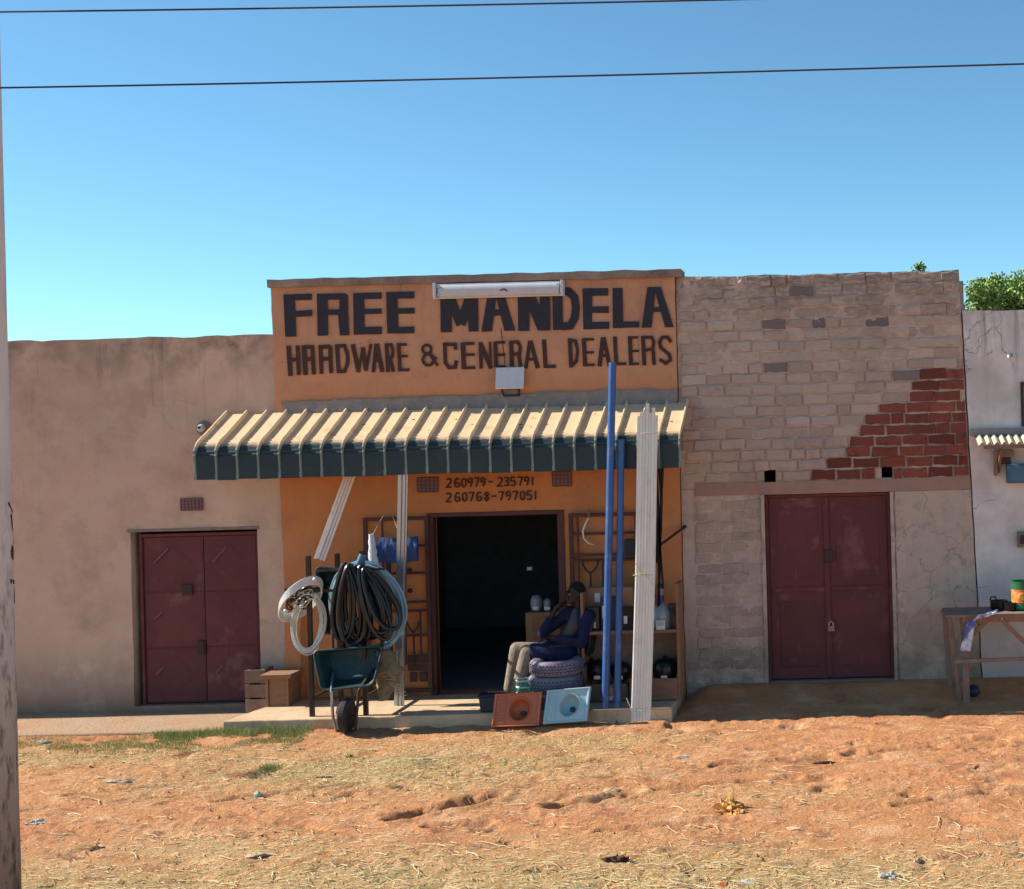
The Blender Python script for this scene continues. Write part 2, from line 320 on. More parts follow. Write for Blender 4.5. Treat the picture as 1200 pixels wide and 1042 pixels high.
def wpatch(name, c, s_, th, amt, wid=.2):
    t, mp, mix, ramp, nn, col, b, tc = m_nodes[name]
    g = t.nodes.new('ShaderNodeNewGeometry'); n = t.nodes.new('ShaderNodeTexNoise'); n.inputs['Scale'].default_value = s_; n.inputs['Detail'].default_value = 9; n.inputs['Roughness'].default_value = .72; t.links.new(g.outputs['Position'], n.inputs['Vector'])
    m3 = t.nodes.new('ShaderNodeMath'); m3.operation = 'MULTIPLY'; m3.inputs[1].default_value = amt; t.links.new(ramp(n.outputs[0], th, th + wid), m3.inputs[0])
    relink(name, mix(m3.outputs[0], col, c))
for q_ in ('limewashed_brick', 'mortar_smeared_brick', 'mortar'):
    wpatch(q_, (0.27, 0.20, 0.17), 1.3, .50, .6); wpatch(q_, (0.68, 0.56, 0.47), 4.5, .56, .55, .12); wpatch(q_, (0.20, 0.15, 0.13), 9, .6, .6, .1)
wpatch('red_brick', (0.14, 0.05, 0.04), 7, .52, .7, .12); wpatch('red_brick', (0.50, 0.33, 0.27), 12, .6, .7, .1)
wpatch('rough_render', (0.30, 0.235, 0.19), 5, .52, .6, .12); wpatch('tan_plaster', (0.42, 0.29, 0.22), 6, .54, .35, .15); wpatch('orange_paint', (0.36, 0.16, 0.08), 7, .58, .4, .12)
wpatch('maroon_door_paint', (0.10, 0.045, 0.03), 4, .55, .6, .15); wpatch('porch_concrete', (0.45, 0.26, 0.14), 2.2, .45, .7); wpatch('path_earth', (0.45, 0.22, 0.11), 1.6, .45, .7)
wpatch('white_pvc', (0.50, 0.42, 0.33), 5, .55, .5, .15); wpatch('blue_pvc', (0.22, 0.20, 0.25), 5, .56, .6, .12); wpatch('wheelbarrow_green', (0.12, 0.10, 0.07), 6, .58, .5, .12)
wpatch('awning_green_paint', (0.33, 0.22, 0.14), 9, .64, .7, .08)
stain('limewashed_brick', [(4.2, 4.9, (0.17, 0.145, 0.14), 2.2, 0.4, 0.75), (0.8, 0.1, (0.17, 0.12, 0.10), 2.2, 0.35, 0.8)])
stain('rough_render', [(1.2, 0.1, (0.17, 0.14, 0.11), 2.2, 0.35, 0.8)])

# ------------------------------------------------------------------ ground
def gcover(x, y):
    """how much dry grass covers the soil here, 0..1"""
    n = 0.5 + 0.5 * nz(x * 0.9, y * 1.6, 3) + 0.25 * nz(x * 3, y * 5, 8)
    a = 0.0
    def blob(cx, cy, rx, ry, k):
        d = ((x - cx) / rx) ** 2 + ((y - cy) / ry) ** 2
        return k * math.exp(-d * 1.2)
    a += blob(-0.6, -2.9, 2.3, 1.0, 1.3) + blob(1.2, -1.9, 1.3, 0.4, 0.7) + blob(-4.5, -2.1, 2.2, 0.45, 0.9)
    a += blob(1.0, -6.3, 3.6, 0.9, 1.1) + blob(-2.2, -6.3, 2.0, 0.9, 0.6) + blob(3.2, -4.2, 1.2, 0.35, 0.45) + blob(-1.2, -5.2, 1.0, 0.4, 0.6)
    a += blob(-5.5, -4.0, 0.8, 0.6, 0.4) + blob(4.5, -6.5, 2.0, 0.6, 0.7) + blob(-0.5, -8.5, 12, 1.6, 0.9)
    return min(1, max(0, a * (0.35 + 0.9 * n)))
def gbase(x, y):
    z = -0.05
    if y > -1.6:
        k = smooth(1.85, 2.3, x)
        z += k * (0.04 * smooth(-0.5, -0.1, y) + 0.155 * smooth(-1.35, -0.05, y))
    return z
RUTS = [(.1, -4.55, .75, -4.05, .10, .07), (1.35, -4.35, 1.95, -4.0, .09, .06), (.5, -4.9, .9, -4.8, .07, .06), (2.2, -3.9, 3.4, -3.6, .06, .035), (3.9, -2.8, 5.4, -2.6, .07, .04),
        (-3.2, -3.6, -2.3, -3.3, .05, .035), (-1.7, -3.9, -.8, -3.5, .06, .04), (2.6, -3.1, 3.3, -2.95, .05, .035), (4.3, -4.6, 5.6, -4.1, .07, .04), (-4.8, -4.2, -4.1, -4.0, .06, .04), (1.9, -5.1, 3.0, -4.9, .06, .035)]
_rr = random.Random(77); DENT = {}
for _ in range(230):
    _x, _y = _rr.uniform(-6.5, 6.3), _rr.uniform(-7.3, -1.4); _a = _rr.gauss(.25, .5)
    _d = (_x, _y, _a, _rr.uniform(.07, .15), _rr.uniform(.025, .05), _rr.uniform(.008, .022))
    for _i in (-1, 0, 1):
        for _j in (-1, 0, 1): DENT.setdefault((int(_x * 3) + _i, int(_y * 3) + _j), []).append(_d)
def marks(x, y):
    z = 0.0
    for x0, y0, x1, y1, w, dep in RUTS:
        if x0 - .3 < x < x1 + .3 and y0 - .4 < y < y1 + .4:
            L2 = (x1 - x0) ** 2 + (y1 - y0) ** 2; t = max(0, min(1, ((x - x0) * (x1 - x0) + (y - y0) * (y1 - y0)) / L2)); q = math.hypot(x - x0 - t * (x1 - x0), y - y0 - t * (y1 - y0)) / w * (1 + .6 * nz(x * 8, y * 8, 2))
            if q < 2.4: z += -dep * math.exp(-q * q * 1.5) + dep * .45 * math.exp(-(q - 1.5) ** 2 * 4)
    for X, Y, a, l, w, dep in DENT.get((int(x * 3), int(y * 3)), ()):
        u = ((x - X) * math.cos(a) + (y - Y) * math.sin(a)) / l; v = (-(x - X) * math.sin(a) + (y - Y) * math.cos(a)) / w; q = u * u + v * v
        if q < 5: z += -dep * math.exp(-q * 1.3) + dep * .4 * math.exp(-(math.sqrt(q) - 1.45) ** 2 * 6)
    return z
def gz(x, y):
    z = gbase(x, y)
    d = smooth(-0.1, -1.2, y)
    z += 0.026 * nz(x * 0.6, y * 0.8, 1) * d
    z += 0.014 * nz(x * 1.5, y * 4.0, 2) * d
    m_ = smooth(-.15, .35, nz(x * .55 + 3, y * 1.0, 9))           # more trampled here, smoother there
    w1 = nz(x * 1.1, y * 1.1, 31) * .8
    r1 = 1 - 2 * abs(nz(x * 3.1 + w1, y * 6.5 + w1, 5)); z += 0.009 * max(0, r1) ** 2 * d * (.35 + m_)
    r2 = 1 - 2 * abs(nz(x * 7.5 + w1, y * 15, 6)); z += 0.011 * max(0, r2) ** 2 * d * (.4 + m_)
    q = nz(x * 13, y * 22, 7); z += 0.008 * q * d * (.5 + m_)
    if x < 1.9: z += (.03 + .012 * nz(x * 5, y * 7, 41)) * smooth(-1.62, -1.2, y)
    q = nz(x * 24, y * 34, 17); z += 0.005 * q * d
    if y < -1.35: z += marks(x, y)
    t = nz(x * 2.6 + 5, y * 4.2, 11)                              # scuffed prints
    if t > 0.2: z -= 0.09 * (t - 0.2) * d * (1 + nz(x * 12, y * 20, 3))
    return z
def axis(lo, hi, step, far):
    a = list(np.arange(lo, hi + 1e-6, step)); s = step; l = []; r = []; v = lo
    while v > lo - far: s *= 1.35; v -= s; l.append(v)
    s = step; v = hi
    while v < hi + far: s *= 1.35; v += s; r.append(v)
    return l[::-1] + a + r
gx = axis(-7.6, 7.0, 0.03, 320); gy = axis(-8.2, 0.1, 0.027, 320)
vs = []; cov = []
for y in gy:
    for x in gx:
        inside = -9 < x < 9 and -10 < y < 1
        vs.append((x, y, gz(x, y) if inside else -0.05)); cov.append(gcover(x, y) if -12 < x < 12 and -12 < y < 0 else 0.3)
nx = len(gx); fs = [(j * nx + i, j * nx + i + 1, (j + 1) * nx + i + 1, (j + 1) * nx + i) for j in range(len(gy) - 1) for i in range(nx - 1)]
me = bpy.data.meshes.new('ground'); me.from_pydata(vs, [], fs); me.update()
at = me.attributes.new('cover', 'FLOAT', 'POINT'); at.data.foreach_set('value', np.array(cov, dtype=np.float32))
me.polygons.foreach_set('use_smooth', [True] * len(fs))
M_ground = mat('red_soil', (0.57, 0.26, 0.11), (0.46, 0.185, 0.07), 1.1, 0.95, bump=0.03, bscale=22, c3=(0.62, 0.34, 0.175), s3=2.6, f3=0.5)
t, mp, mix, ramp, nn, col, b, tc = m_nodes['red_soil']
an = t.nodes.new('ShaderNodeAttribute'); an.attribute_name = 'cover'
n = nn(18, 8); m1 = t.nodes.new('ShaderNodeMath'); m1.operation = 'MULTIPLY'; t.links.new(an.outputs['Fac'], m1.inputs[0]); t.links.new(ramp(n.outputs[0], 0.3, 0.6), m1.inputs[1])
n2 = nn(5, 6)
col = mix(m1.outputs[0], col, mix(ramp(n2.outputs[0], 0.35, 0.65), (0.38, 0.31, 0.11), (0.50, 0.37, 0.17)))
n4 = nn(2.3, 9, .75); col = mix(ramp(n4.outputs[0], 0.54, 0.66), col, (0.34, 0.125, 0.06)); n3 = nn(70, 6); col = mix(ramp(n3.outputs[0], 0.6, 0.75), col, (0.27, 0.10, 0.05))
relink('red_soil', col)
me.materials.append(M_ground)
go = bpy.data.objects.new('ground', me); COL.objects.link(go); go['kind'] = 'structure'
m = MB().box(-12.5, -2.95, -1.17, 0.02, -0.12, 0.008)
pav = m.build('path', M_path, None, 0.02); pav['kind'] = 'structure'

# ------------------------------------------------------------------ walls
def wall_grid(x0, x1, z0, z1, holes, yf, thick, warp=None, step=0.14, amp=0.006, top=0.0, ampf=None):
    def coords(a, b, cuts):
        pts = sorted(set([a, b] + [c for c in cuts if a < c < b])); out = []
        for p, q in zip(pts, pts[1:]):
            n = max(1, int(round((q - p) / step))); out += [p + (q - p) * k / n for k in range(n)]
        return out + [b]
    xs = coords(x0, x1, [h[0] for h in holes] + [h[1] for h in holes]); zs = coords(z0, z1, [h[2] for h in holes] + [h[3] for h in holes])
    def inh(x, z): return any(h[0] < x < h[1] and h[2] < z < h[3] for h in holes)
    mb = MB(); nx_, nz_ = len(xs), len(zs)
    for side in (0, 1):
        for z in zs:
            for x in xs:
                X, Z = x, z
                if warp: X = warp(x, z)
                dy = amp * nz(x * 2.3, z * 2.3, 4) + amp * 0.5 * nz(x * 7, z * 7, 9)
                if ampf and side == 0: dy += ampf(x, z)
                if z == z1: Z += top * nz(x * 2.5, 3, 5) + top * 0.5 * nz(x * 9, 3, 5)
                if x in (x0, x1): X += 0.012 * nz(1, z * 4, 2)
                mb.v.append((X, yf + dy if side == 0 else yf + thick, Z))
    K = nx_ * nz_
    cell = [[not inh((xs[i] + xs[i + 1]) / 2, (zs[j] + zs[j + 1]) / 2) for i in range(nx_ - 1)] for j in range(nz_ - 1)]
    def c(i, j): return 0 <= i < nx_ - 1 and 0 <= j < nz_ - 1 and cell[j][i]
    for j in range(nz_ - 1):
        for i in range(nx_ - 1):
            if not cell[j][i]: continue
            a, b_, c_, d = j * nx_ + i, j * nx_ + i + 1, (j + 1) * nx_ + i + 1, (j + 1) * nx_ + i
            mb.f.append((a, b_, c_, d)); mb.f.append((a + K, d + K, c_ + K, b_ + K))
            for (ni, nj, p, q) in ((i - 1, j, a, d), (i + 1, j, b_, c_), (i, j - 1, a, b_), (i, j + 1, d, c_)):
                if not c(ni, nj): mb.f.append((p, q, q + K, p + K))
    return mb
def shell(x0, x1, zt, root, m, yb=5.5):
    """back wall, side walls and flat roof of a shop block"""
    MB().box(x0, x1, yb, yb + 0.2, -0.1, zt).build('back_wall', m, root)
    MB().box(x0, x0 + 0.2, 0.26, yb - 0.003, -0.1, zt).build('side_wall', m, root)
    MB().box(x1 - 0.2, x1, 0.26, yb - 0.003, -0.1, zt).build('side_wall', m, root)
    MB().box(x0 + 0.203, x1 - 0.203, 0.26, yb - 0.003, zt - 0.35, zt - 0.2).build('roof', M_grey_cement, root)

def airbrick(c, w, h, parent, m, ncol=5, nrow=3, depth=0.05, name='air_brick'):
    x, y, z = c; e = MB(); gap = w / ncol
    fr = MB(); t = 0.006
    fr.box(x - w / 2, x + w / 2, y - 0.012, y + 0.002, z + h / 2 - t, z + h / 2).box(x - w / 2, x + w / 2, y - 0.012, y + 0.002, z - h / 2, z - h / 2 + t)
    for i in range(ncol + 1):
        xx = x - w / 2 + i * w / ncol; fr.box(xx - t, xx + t, y - 0.011, y + 0.001, z - h / 2 + t, z + h / 2 - t)
    for i in range(1, nrow):
        zz = z - h / 2 + i * h / nrow; fr.box(x - w / 2, x + w / 2, y - 0.009, y, zz - t * 0.8, zz + t * 0.8)
    o = fr.build(name, m, parent)
    MB().box(x - w / 2 + t, x + w / 2 - t, y - 0.004, y + 0.001, z - h / 2 + t, z + h / 2 - t).build('recess', M_dark, o)
    return o

# ---------- left building
A = W(7, 600, 0); XL0 = -12.0
XS = W(334, 700, 0).x           # seam with the orange shop
zt = W(160, 396, 0).z
d0, d1 = W(155, 720, 0).x, W(304, 720, 0).x; dz1 = W(228, 622, 0).z; dz0 = 0.06
left = thing('plastered_shop', 'tan plastered flat-roofed building left of the orange shop, maroon double door', 'building', (-4.5, 0.1, 0))
wall_grid(XL0, XS + 0.05, -0.15, zt, [(d0, d1, dz0, dz1)], 0.0, 0.25, top=0.03, amp=0.012).build('wall', M_left, left)
shell(XL0, XS + 0.0, zt - 0.1, left, M_left)
def steel_door(parent, x0, x1, z0, z1, y, split):
    f = MB(); t = 0.035
    f.box(x0, x0 + t, y - 0.012, y + 0.05, z0, z1).box(x1 - t, x1, y - 0.02, y + 0.05, z0, z1).box(x0 + t, x1 - t, y - 0.02, y + 0.05, z1 - t, z1)
    f.build('door_frame', M_maroon, parent, 0.003)
    for k, (a, b_) in enumerate(((x0 + t + 0.004, split - 0.004), (split + 0.004, x1 - t - 0.004))):
        leaf = MB().box(a, b_, y + 0.012, y + 0.035, z0 + 0.015, z1 - t - 0.004).build('door_leaf', M_maroon, parent, 0.002)
        yield k, a, b_, leaf
for k, a, b_, leaf in steel_door(left, d0 + 0.06, d1 - 0.01, dz0, dz1 - 0.03, 0.085, W(236, 720, 0).x):
    H = dz1 - dz0 - 0.08
    for r in range(3):
        za = dz0 + 0.02 + r * H / 3; zb = za + H / 3 - 0.008; cx = (a + b_) / 2; cz = (za + zb) / 2; w2 = (b_ - a) / 2 - 0.03; h2 = (zb - za) / 2 - 0.02
        p = MB(); y0 = 0.097
        # pressed panel: raised edge folds with a raised diamond
        vs = [(a + 0.004, y0, za), (b_ - 0.004, y0, za), (b_ - 0.004, y0, zb), (a + 0.004, y0, zb)]
        rim = [(a + 0.02, y0 - 0.008, za + 0.012), (b_ - 0.02, y0 - 0.008, za + 0.012), (b_ - 0.02, y0 - 0.008, zb - 0.012), (a + 0.02, y0 - 0.008, zb - 0.012)]
        p.add(vs + rim, [(0, 1, 5, 4), (1, 2, 6, 5), (2, 3, 7, 6), (3, 0, 4, 7), (4, 5, 6, 7)])
        dm = [(cx, y0 - 0.0085, cz + h2 * .8), (cx + w2 * .8, y0 - 0.0085, cz), (cx, y0 - 0.0085, cz - h2 * .8), (cx - w2 * .8, y0 - 0.0085, cz)]
        dn = [(cx, y0 - 0.024, cz + h2 * .58), (cx + w2 * .58, y0 - 0.024, cz), (cx, y0 - 0.024, cz - h2 * .58), (cx - w2 * .58, y0 - 0.024, cz)]
        p.add(dm + [(q[0], q[1] + .007, q[2]) for q in dn], [(0, 1, 5, 4), (1, 2, 6, 5), (2, 3, 7, 6), (3, 0, 4, 7), (4, 5, 6, 7)])
        p.build('door_panel', M_maroon, leaf)
        # worn pale scuffs on the fold edges
        sc = MB()
        if (r, k) in ((2, 0), (2, 1), (1, 0), (0, 0), (0, 1)):
            L_ = 0.8 if r == 2 else 0.4
            sc.bar((cx - w2 * .7, y0 - 0.0245, cz + h2 * .04), (cx - w2 * .7 + w2 * .7 * L_, y0 - 0.026, cz + h2 * .04 + h2 * .72 * L_), 0.022, 0.003, (0, 1, 0))
            sc.build('worn_scratch', M_mscratch, leaf)
MB().box(W(210, 693, 0).x, W(222, 693, 0).x, 0.063, 0.08, W(215, 699, 0).z, W(215, 686, 0).z).build('lock_plate', M_iron, left, 0.004)
MB().box(W(228, 765, 0).x, W(236, 765, 0).x, 0.063, 0.08, W(230, 768, 0).z, W(230, 752, 0).z).build('hasp', M_iron, left, 0.004)
MB().box(d0 - 0.03, d1 + 0.02, -0.012, 0.2, dz1, dz1 + 0.035).build('lintel_strip', M_jamb, left, 0.004)
ab = W(225, 591, 0); airbrick((ab.x, -0.004, ab.z), 0.25, 0.15, left, M_airbrick, 6, 4)
# corner lamp holder
lp = W(240, 502, 0)
t_ = thing('wall_lamp', 'small round bulb holder on the tan wall above the left door', 'wall lamp', (lp.x, 0, lp.z))
MB().lathe([(0.085, 0.0), (0.09, -0.02), (0.07, -0.045), (0.055, -0.05)], lp, 20, 'y').build('mount', M_coping, t_)
MB().lathe([(0.04, -0.05), (0.048, -0.08), (0.035, -0.11), (0.01, -0.118)], lp + Vector((-0.005, 0, 0)), 16, 'y').build('bulb', M_lampwhite, t_)
MB().lathe([(0.018, -0.116), (0.015, -0.13)], lp + Vector((-0.012, 0, 0.008)), 10, 'y').build('socket', M_black, t_)

# ---------- orange shop
XR = W(797, 560, 0).x
zo = W(560, 330, 0).z
q0, q1, qz1 = W(507, 720, 0).x, W(662, 720, 0).x, W(585, 601, 0).z
shop = thing('hardware_shop', 'orange painted hardware shop with black lettering and open doorway', 'building', (-0.4, 0.1, 0))
def warp_o(x, z):
    f = smooth(XS + 1.0, XS - 0.1, x); return x + f * (0.05 - 0.055 * (z / 2.5))
vb = [(W(490, 560, 0).x, W(515, 560, 0).x, W(500, 577, 0).z, W(500, 559, 0).z), (W(648, 560, 0).x, W(671, 560, 0).x, W(660, 570, 0).z, W(660, 552, 0).z)]
wall_grid(XS, XR, -0.12, zo, [(q0, q1, 0.11, qz1)] + vb, -0.045, 0.29, warp=warp_o, amp=0.012, top=0.01).build('wall', M_orange, shop)
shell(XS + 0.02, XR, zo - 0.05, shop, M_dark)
for a, b_, za, zb in vb: airbrick(((a + b_) / 2, -0.045, (za + zb) / 2), b_ - a - .01, zb - za - .01, shop, M_airbrick, 5, 4)
# coping
cp = MB(); n_ = 60; xa, xb = W(317, 328, 0).x, W(799, 322, 0).x
for i in range(n_ + 1):
    x = xa + (xb - xa) * i / n_; za = zo - 0.015 + 0.012 * nz(x * 5, 2, 1); zb = zo + 0.075 + 0.012 * nz(x * 4, 7, 1); yf = -0.10 + 0.012 * nz(x * 6, 1, 1)
    cp.v += [(x, yf, za), (x, yf - 0.004, zb), (x, 0.28, zb), (x, 0.28, za)]
for i in range(n_): cp.f += [(4 * i + k, 4 * i + (k + 1) % 4, 4 * i + 4 + (k + 1) % 4, 4 * i + 4 + k) for k in range(4)]
cp.f += [(0, 1, 2, 3), (4 * n_ + 3, 4 * n_ + 2, 4 * n_ + 1, 4 * n_)]
cp.build('coping', M_coping, shop)
# door frame and interior
fr = MB(); t = 0.05
fr.box(q0 - 0.02, q0 + t, -0.06, 0.06, 0.11, qz1 + 0.02).box(q1 - t, q1 + 0.03, -0.06, 0.06, 0.11, qz1 + 0.02).box(q0 + t, q1 - t, -0.06, 0.06, qz1 - 0.03, qz1 + 0.02)
fr.build('door_frame', M_mframe, shop, 0.004)
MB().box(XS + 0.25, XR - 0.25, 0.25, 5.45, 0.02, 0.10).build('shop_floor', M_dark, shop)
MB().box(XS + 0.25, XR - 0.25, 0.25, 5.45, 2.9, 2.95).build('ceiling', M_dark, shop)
# cement band above the awning
def ragged(poly_top, poly_bot, y, thick, m, parent, name):
    mb = MB(); n = len(poly_top)
    for (x, z), (x2, z2) in zip(poly_top, poly_bot):
        mb.v += [(x, y, z), (x2, y, z2), (x2, y + thick, z2), (x, y + thick, z)]
    for i in range(n - 1): mb.f += [(4 * i + k, 4 * i + (k + 1) % 4, 4 * i + 4 + (k + 1) % 4, 4 * i + 4 + k) for k in range(4)]
    mb.f += [(0, 1, 2, 3), (4 * n - 1, 4 * n - 2, 4 * n - 3, 4 * n - 4)]
    return mb.build(name, m, parent)
pt = []; pb = []
for i in range(120):
    x = XS + 0.05 + (XR - XS - 0.05) * i / 119
    pt.append((x, 3.585 + 0.035 * nz(x * 3, 1, 1) + 0.02 * nz(x * 12, 1, 4) + 0.03 * smooth(-3, 2, x))); pb.append((x, 3.40))
ragged(pt, pb, -0.075, 0.03, M_grey_cement, shop, 'cement_band')
pt = []; pb = []
c_ = W(597, 455, -.05)
for i in range(14):
    a = i / 13; zz = c_.z - 0.02 - a * 0.33; wv = 0.09 + 0.07 * a ** 2 * 1.5 + 0.02 * nz(a * 6, 0, 2)
    pt.append((c_.x - wv, zz)); pb.append((c_.x + wv + 0.02 * nz(a * 5, 4, 4), zz))
ragged(pt, pb, -0.066, 0.012, M_grey_cement, shop, 'cement_patch')

# ---------- painted lettering
class Sign:
    def __init__(s, ox, oy, sc): s.ox, s.oy, s.sc = ox, oy, sc; s.k = 0
    def p(s, q): return (s.ox + q[0] / s.sc, s.oy + q[1] / s.sc)
    def letter(s, ch, polys=(), strokes=(), w=28, m=None, y=-0.062):
        mb = MB(); kk = 0
        for po in polys:
            pts = [W(*s.p(q), y - 0.0004 * kk) for q in po]; mb.prism(pts, (0, 0.006, 0)); kk += 1
        for st in strokes:
            ww = w
            if isinstance(st[-1], (int, float)): ww = st[-1]; st = st[:-1]
            P_ = [Vector(q) for q in st]; n = len(P_); L_ = []; R_ = []
            for i in range(n):
                d1 = (P_[i] - P_[i - 1]).normalized() if i else None; d2 = (P_[i + 1] - P_[i]).normalized() if i < n - 1 else None
                if d1 is None: d1 = d2
                if d2 is None: d2 = d1
                n1 = Vector((-d1.y, d1.x)); n2 = Vector((-d2.y, d2.x)); b_ = (n1 + n2)
                b_ = b_.normalized() if b_.length > 0.2 else n1
                k = min(2.2, 1 / max(0.3, b_.dot(n1)))
                L_.append(P_[i] + b_ * ww / 2 * k); R_.append(P_[i] - b_ * ww / 2 * k)
            for i in range(n - 1):
                pts = [W(*s.p(q), y - 0.0004 * kk) for q in (L_[i], L_[i + 1], R_[i + 1], R_[i])]
                mb.prism(pts, (0, 0.006, 0)); kk += 1
        return mb.build('letter', m or M_letter, shop)
A_ = Sign(315, 330, 6.486)
A_.letter('F', [[(110, 98), (195, 98), (208, 418), (125, 420)], [(190, 96), (325, 92), (325, 140), (190, 143)], [(195, 225), (328, 215), (328, 262), (198, 270)]])
A_.letter('R', [[(365, 92), (445, 92), (450, 410), (370, 412)], [(440, 91), (575, 88), (600, 108), (600, 138), (440, 138)], [(440, 212), (600, 212), (600, 250), (445, 255)], [(536, 130), (600, 130), (602, 225), (536, 220)], [(525, 235), (602, 235), (610, 408), (540, 410)]])
A_.letter('E', [[(640, 88), (722, 86), (728, 402), (645, 405)], [(715, 86), (855, 82), (855, 132), (715, 134)], [(720, 208), (855, 205), (855, 245), (722, 248)], [(725, 345), (858, 342), (858, 400), (725, 402)]])
A_.letter('E', [[(892, 80), (975, 78), (985, 395), (900, 395)], [(970, 78), (1105, 75), (1105, 128), (970, 129)], [(970, 203), (1107, 200), (1107, 243), (975, 245)], [(980, 345), (1105, 342), (1105, 393), (980, 395)]])
m2 = M_letter2
A_.letter('H', [[(132, 488), (165, 488), (182, 716), (147, 720)], [(203, 486), (232, 486), (243, 710), (212, 712)], [(160, 580), (212, 578), (212, 608), (163, 610)]], m=m2)
A_.letter('A', [[(248, 485), (282, 482), (296, 708), (262, 712)], [(315, 482), (342, 484), (358, 706), (325, 708)], [(275, 483), (325, 481), (325, 512), (275, 514)], [(280, 575), (330, 573), (330, 603), (283, 605)]], m=m2)
A_.letter('R', [[(375, 482), (405, 482), (415, 700), (385, 702)], [(400, 481), (460, 478), (482, 500), (470, 512), (400, 512)], [(452, 495), (482, 500), (482, 585), (452, 580)], [(400, 575), (480, 572), (480, 600), (402, 604)], [(452, 590), (482, 590), (488, 696), (460, 698)]], m=m2)
A_.letter('D', [[(502, 478), (532, 478), (545, 695), (516, 698)]], [[(525, 490), (575, 488), (598, 560), (598, 620), (575, 682), (535, 684), 27]], m=m2)
A_.letter('W', [], [[(637, 477), (682, 688), 32], [(680, 690), (714, 500), 20], [(712, 500), (737, 670), 32], [(737, 680), (776, 474), 22]], m=m2)
A_.letter('A', [], [[(815, 472), (793, 690), 26], [(820, 472), (862, 688), 32], [(805, 600), (850, 600), 26]], m=m2)
A_.letter('R', [], [[(893, 470), (905, 688), 28], [(893, 480), (930, 480), (943, 520), (938, 570), (905, 588), 22], [(922, 585), (946, 686), 26]], m=m2)
A_.letter('E', [], [[(985, 468), (997, 684), 28], [(990, 480), (1048, 478), 20], [(990, 568), (1055, 566), 20], [(995, 673), (1068, 671), 22]], m=m2)
B_ = Sign(470, 300, 5.714)
B_.letter('M', [[(262, 215), (335, 215), (340, 510), (265, 512)], [(440, 212), (512, 212), (518, 505), (452, 507)]], [[(300, 215), (400, 460), 62], [(400, 460), (480, 212), 62]])
B_.letter('A', [[(588, 212), (645, 212), (608, 505), (537, 508)], [(622, 212), (675, 212), (765, 500), (692, 502)], [(598, 360), (695, 358), (702, 398), (592, 400)]])
B_.letter('N', [[(780, 212), (858, 212), (858, 502), (785, 502)], [(925, 210), (996, 210), (998, 498), (935, 498)], [(800, 212), (872, 212), (996, 498), (915, 500)]])
C_ = Sign(640, 320, 7.059)
C_.letter('D', [[(50, 122), (135, 122), (138, 470), (58, 472)]], [[(130, 150), (185, 153), (232, 200), (246, 280), (236, 370), (200, 435), (130, 442), 66]])
C_.letter('E', [[(300, 128), (382, 126), (378, 465), (308, 466)], [(376, 127), (512, 125), (512, 187), (376, 189)], [(378, 278), (517, 275), (517, 330), (378, 330)], [(376, 405), (522, 402), (520, 462), (376, 464)]])
C_.letter('L', [[(550, 124), (632, 124), (638, 455), (552, 456)], [(634, 402), (770, 400), (768, 450), (634, 453)]])
C_.letter('A', [[(838, 116), (905, 116), (872, 450), (790, 453)], [(890, 116), (948, 114), (1055, 447), (985, 450)], [(870, 283), (960, 281), (970, 320), (862, 322)]])
B_.letter('&', [], [[(172 + 30 * math.cos(a * .6283), 625 + 30 * math.sin(a * .6283)) for a in range(11)] + [18], [(182 + 38 * math.cos(a * .6283), 695 + 38 * math.sin(a * .6283)) for a in range(11)] + [19], [(195, 665), (245, 735), 18], [(205, 715), (238, 678), 14]], m=m2)
B_.letter('G', [], [[(365, 628), (362, 592), (292, 592), (296, 715), (320, 748), (362, 745), (370, 700), 24]], m=m2)
B_.letter('E', [], [[(413, 580), (420, 758), 30], [(410, 588), (490, 586), 20], [(415, 662), (492, 660), 18], [(415, 750), (495, 748), 20]], m=m2)
B_.letter('N', [], [[(530, 578), (536, 755), 22], [(530, 582), (602, 754), 28], [(594, 575), (600, 752), 16]], m=m2)
B_.letter('E', [], [[(630, 575), (636, 745), 26], [(630, 580), (697, 578), 18], [(635, 663), (697, 661), 18], [(636, 742), (697, 740), 18]], m=m2)
B_.letter('R', [], [[(736, 570), (742, 740), 28], [(730, 578), (782, 576), (798, 610), (794, 652), (742, 662), 22], [(788, 660), (800, 742), 24]], m=m2)
B_.letter('A', [], [[(862, 568), (835, 754), 24], [(866, 568), (915, 752), 28], [(848, 692), (900, 690), 20]], m=m2)
B_.letter('L', [], [[(956, 560), (968, 750), 28], [(965, 741), (1036, 739), 22]], m=m2)
C_.letter('D', [], [[(195, 540), (207, 782), 34], [(200, 553), (242, 562), (260, 640), (250, 730), (210, 772), 26]], m=m2)
C_.letter('E', [], [[(311, 540), (322, 772), 34], [(310, 550), (395, 548), 22], [(318, 658), (395, 656), 22], [(320, 763), (400, 760), 22]], m=m2)
C_.letter('A', [], [[(468, 532), (442, 772), 34], [(475, 532), (525, 770), 34], [(455, 685), (512, 683), 24]], m=m2)
C_.letter('L', [], [[(568, 526), (580, 764), 32], [(578, 752), (662, 750), 24]], m=m2)
C_.letter('E', [], [[(691, 522), (702, 764), 32], [(690, 534), (762, 532), 20], [(698, 646), (768, 644), 20], [(700, 753), (768, 750), 22]], m=m2)
C_.letter('R', [], [[(800, 520), (812, 764), 32], [(800, 532), (872, 532), (890, 570), (884, 625), (812, 642), 26], [(884, 640), (893, 760), 30]], m=m2)
C_.letter('S', [], [[(1033, 572), (1005, 530), (960, 532), (938, 570), (948, 618), (1018, 675), (1028, 718), (990, 748), (938, 714), 28]], m=m2)
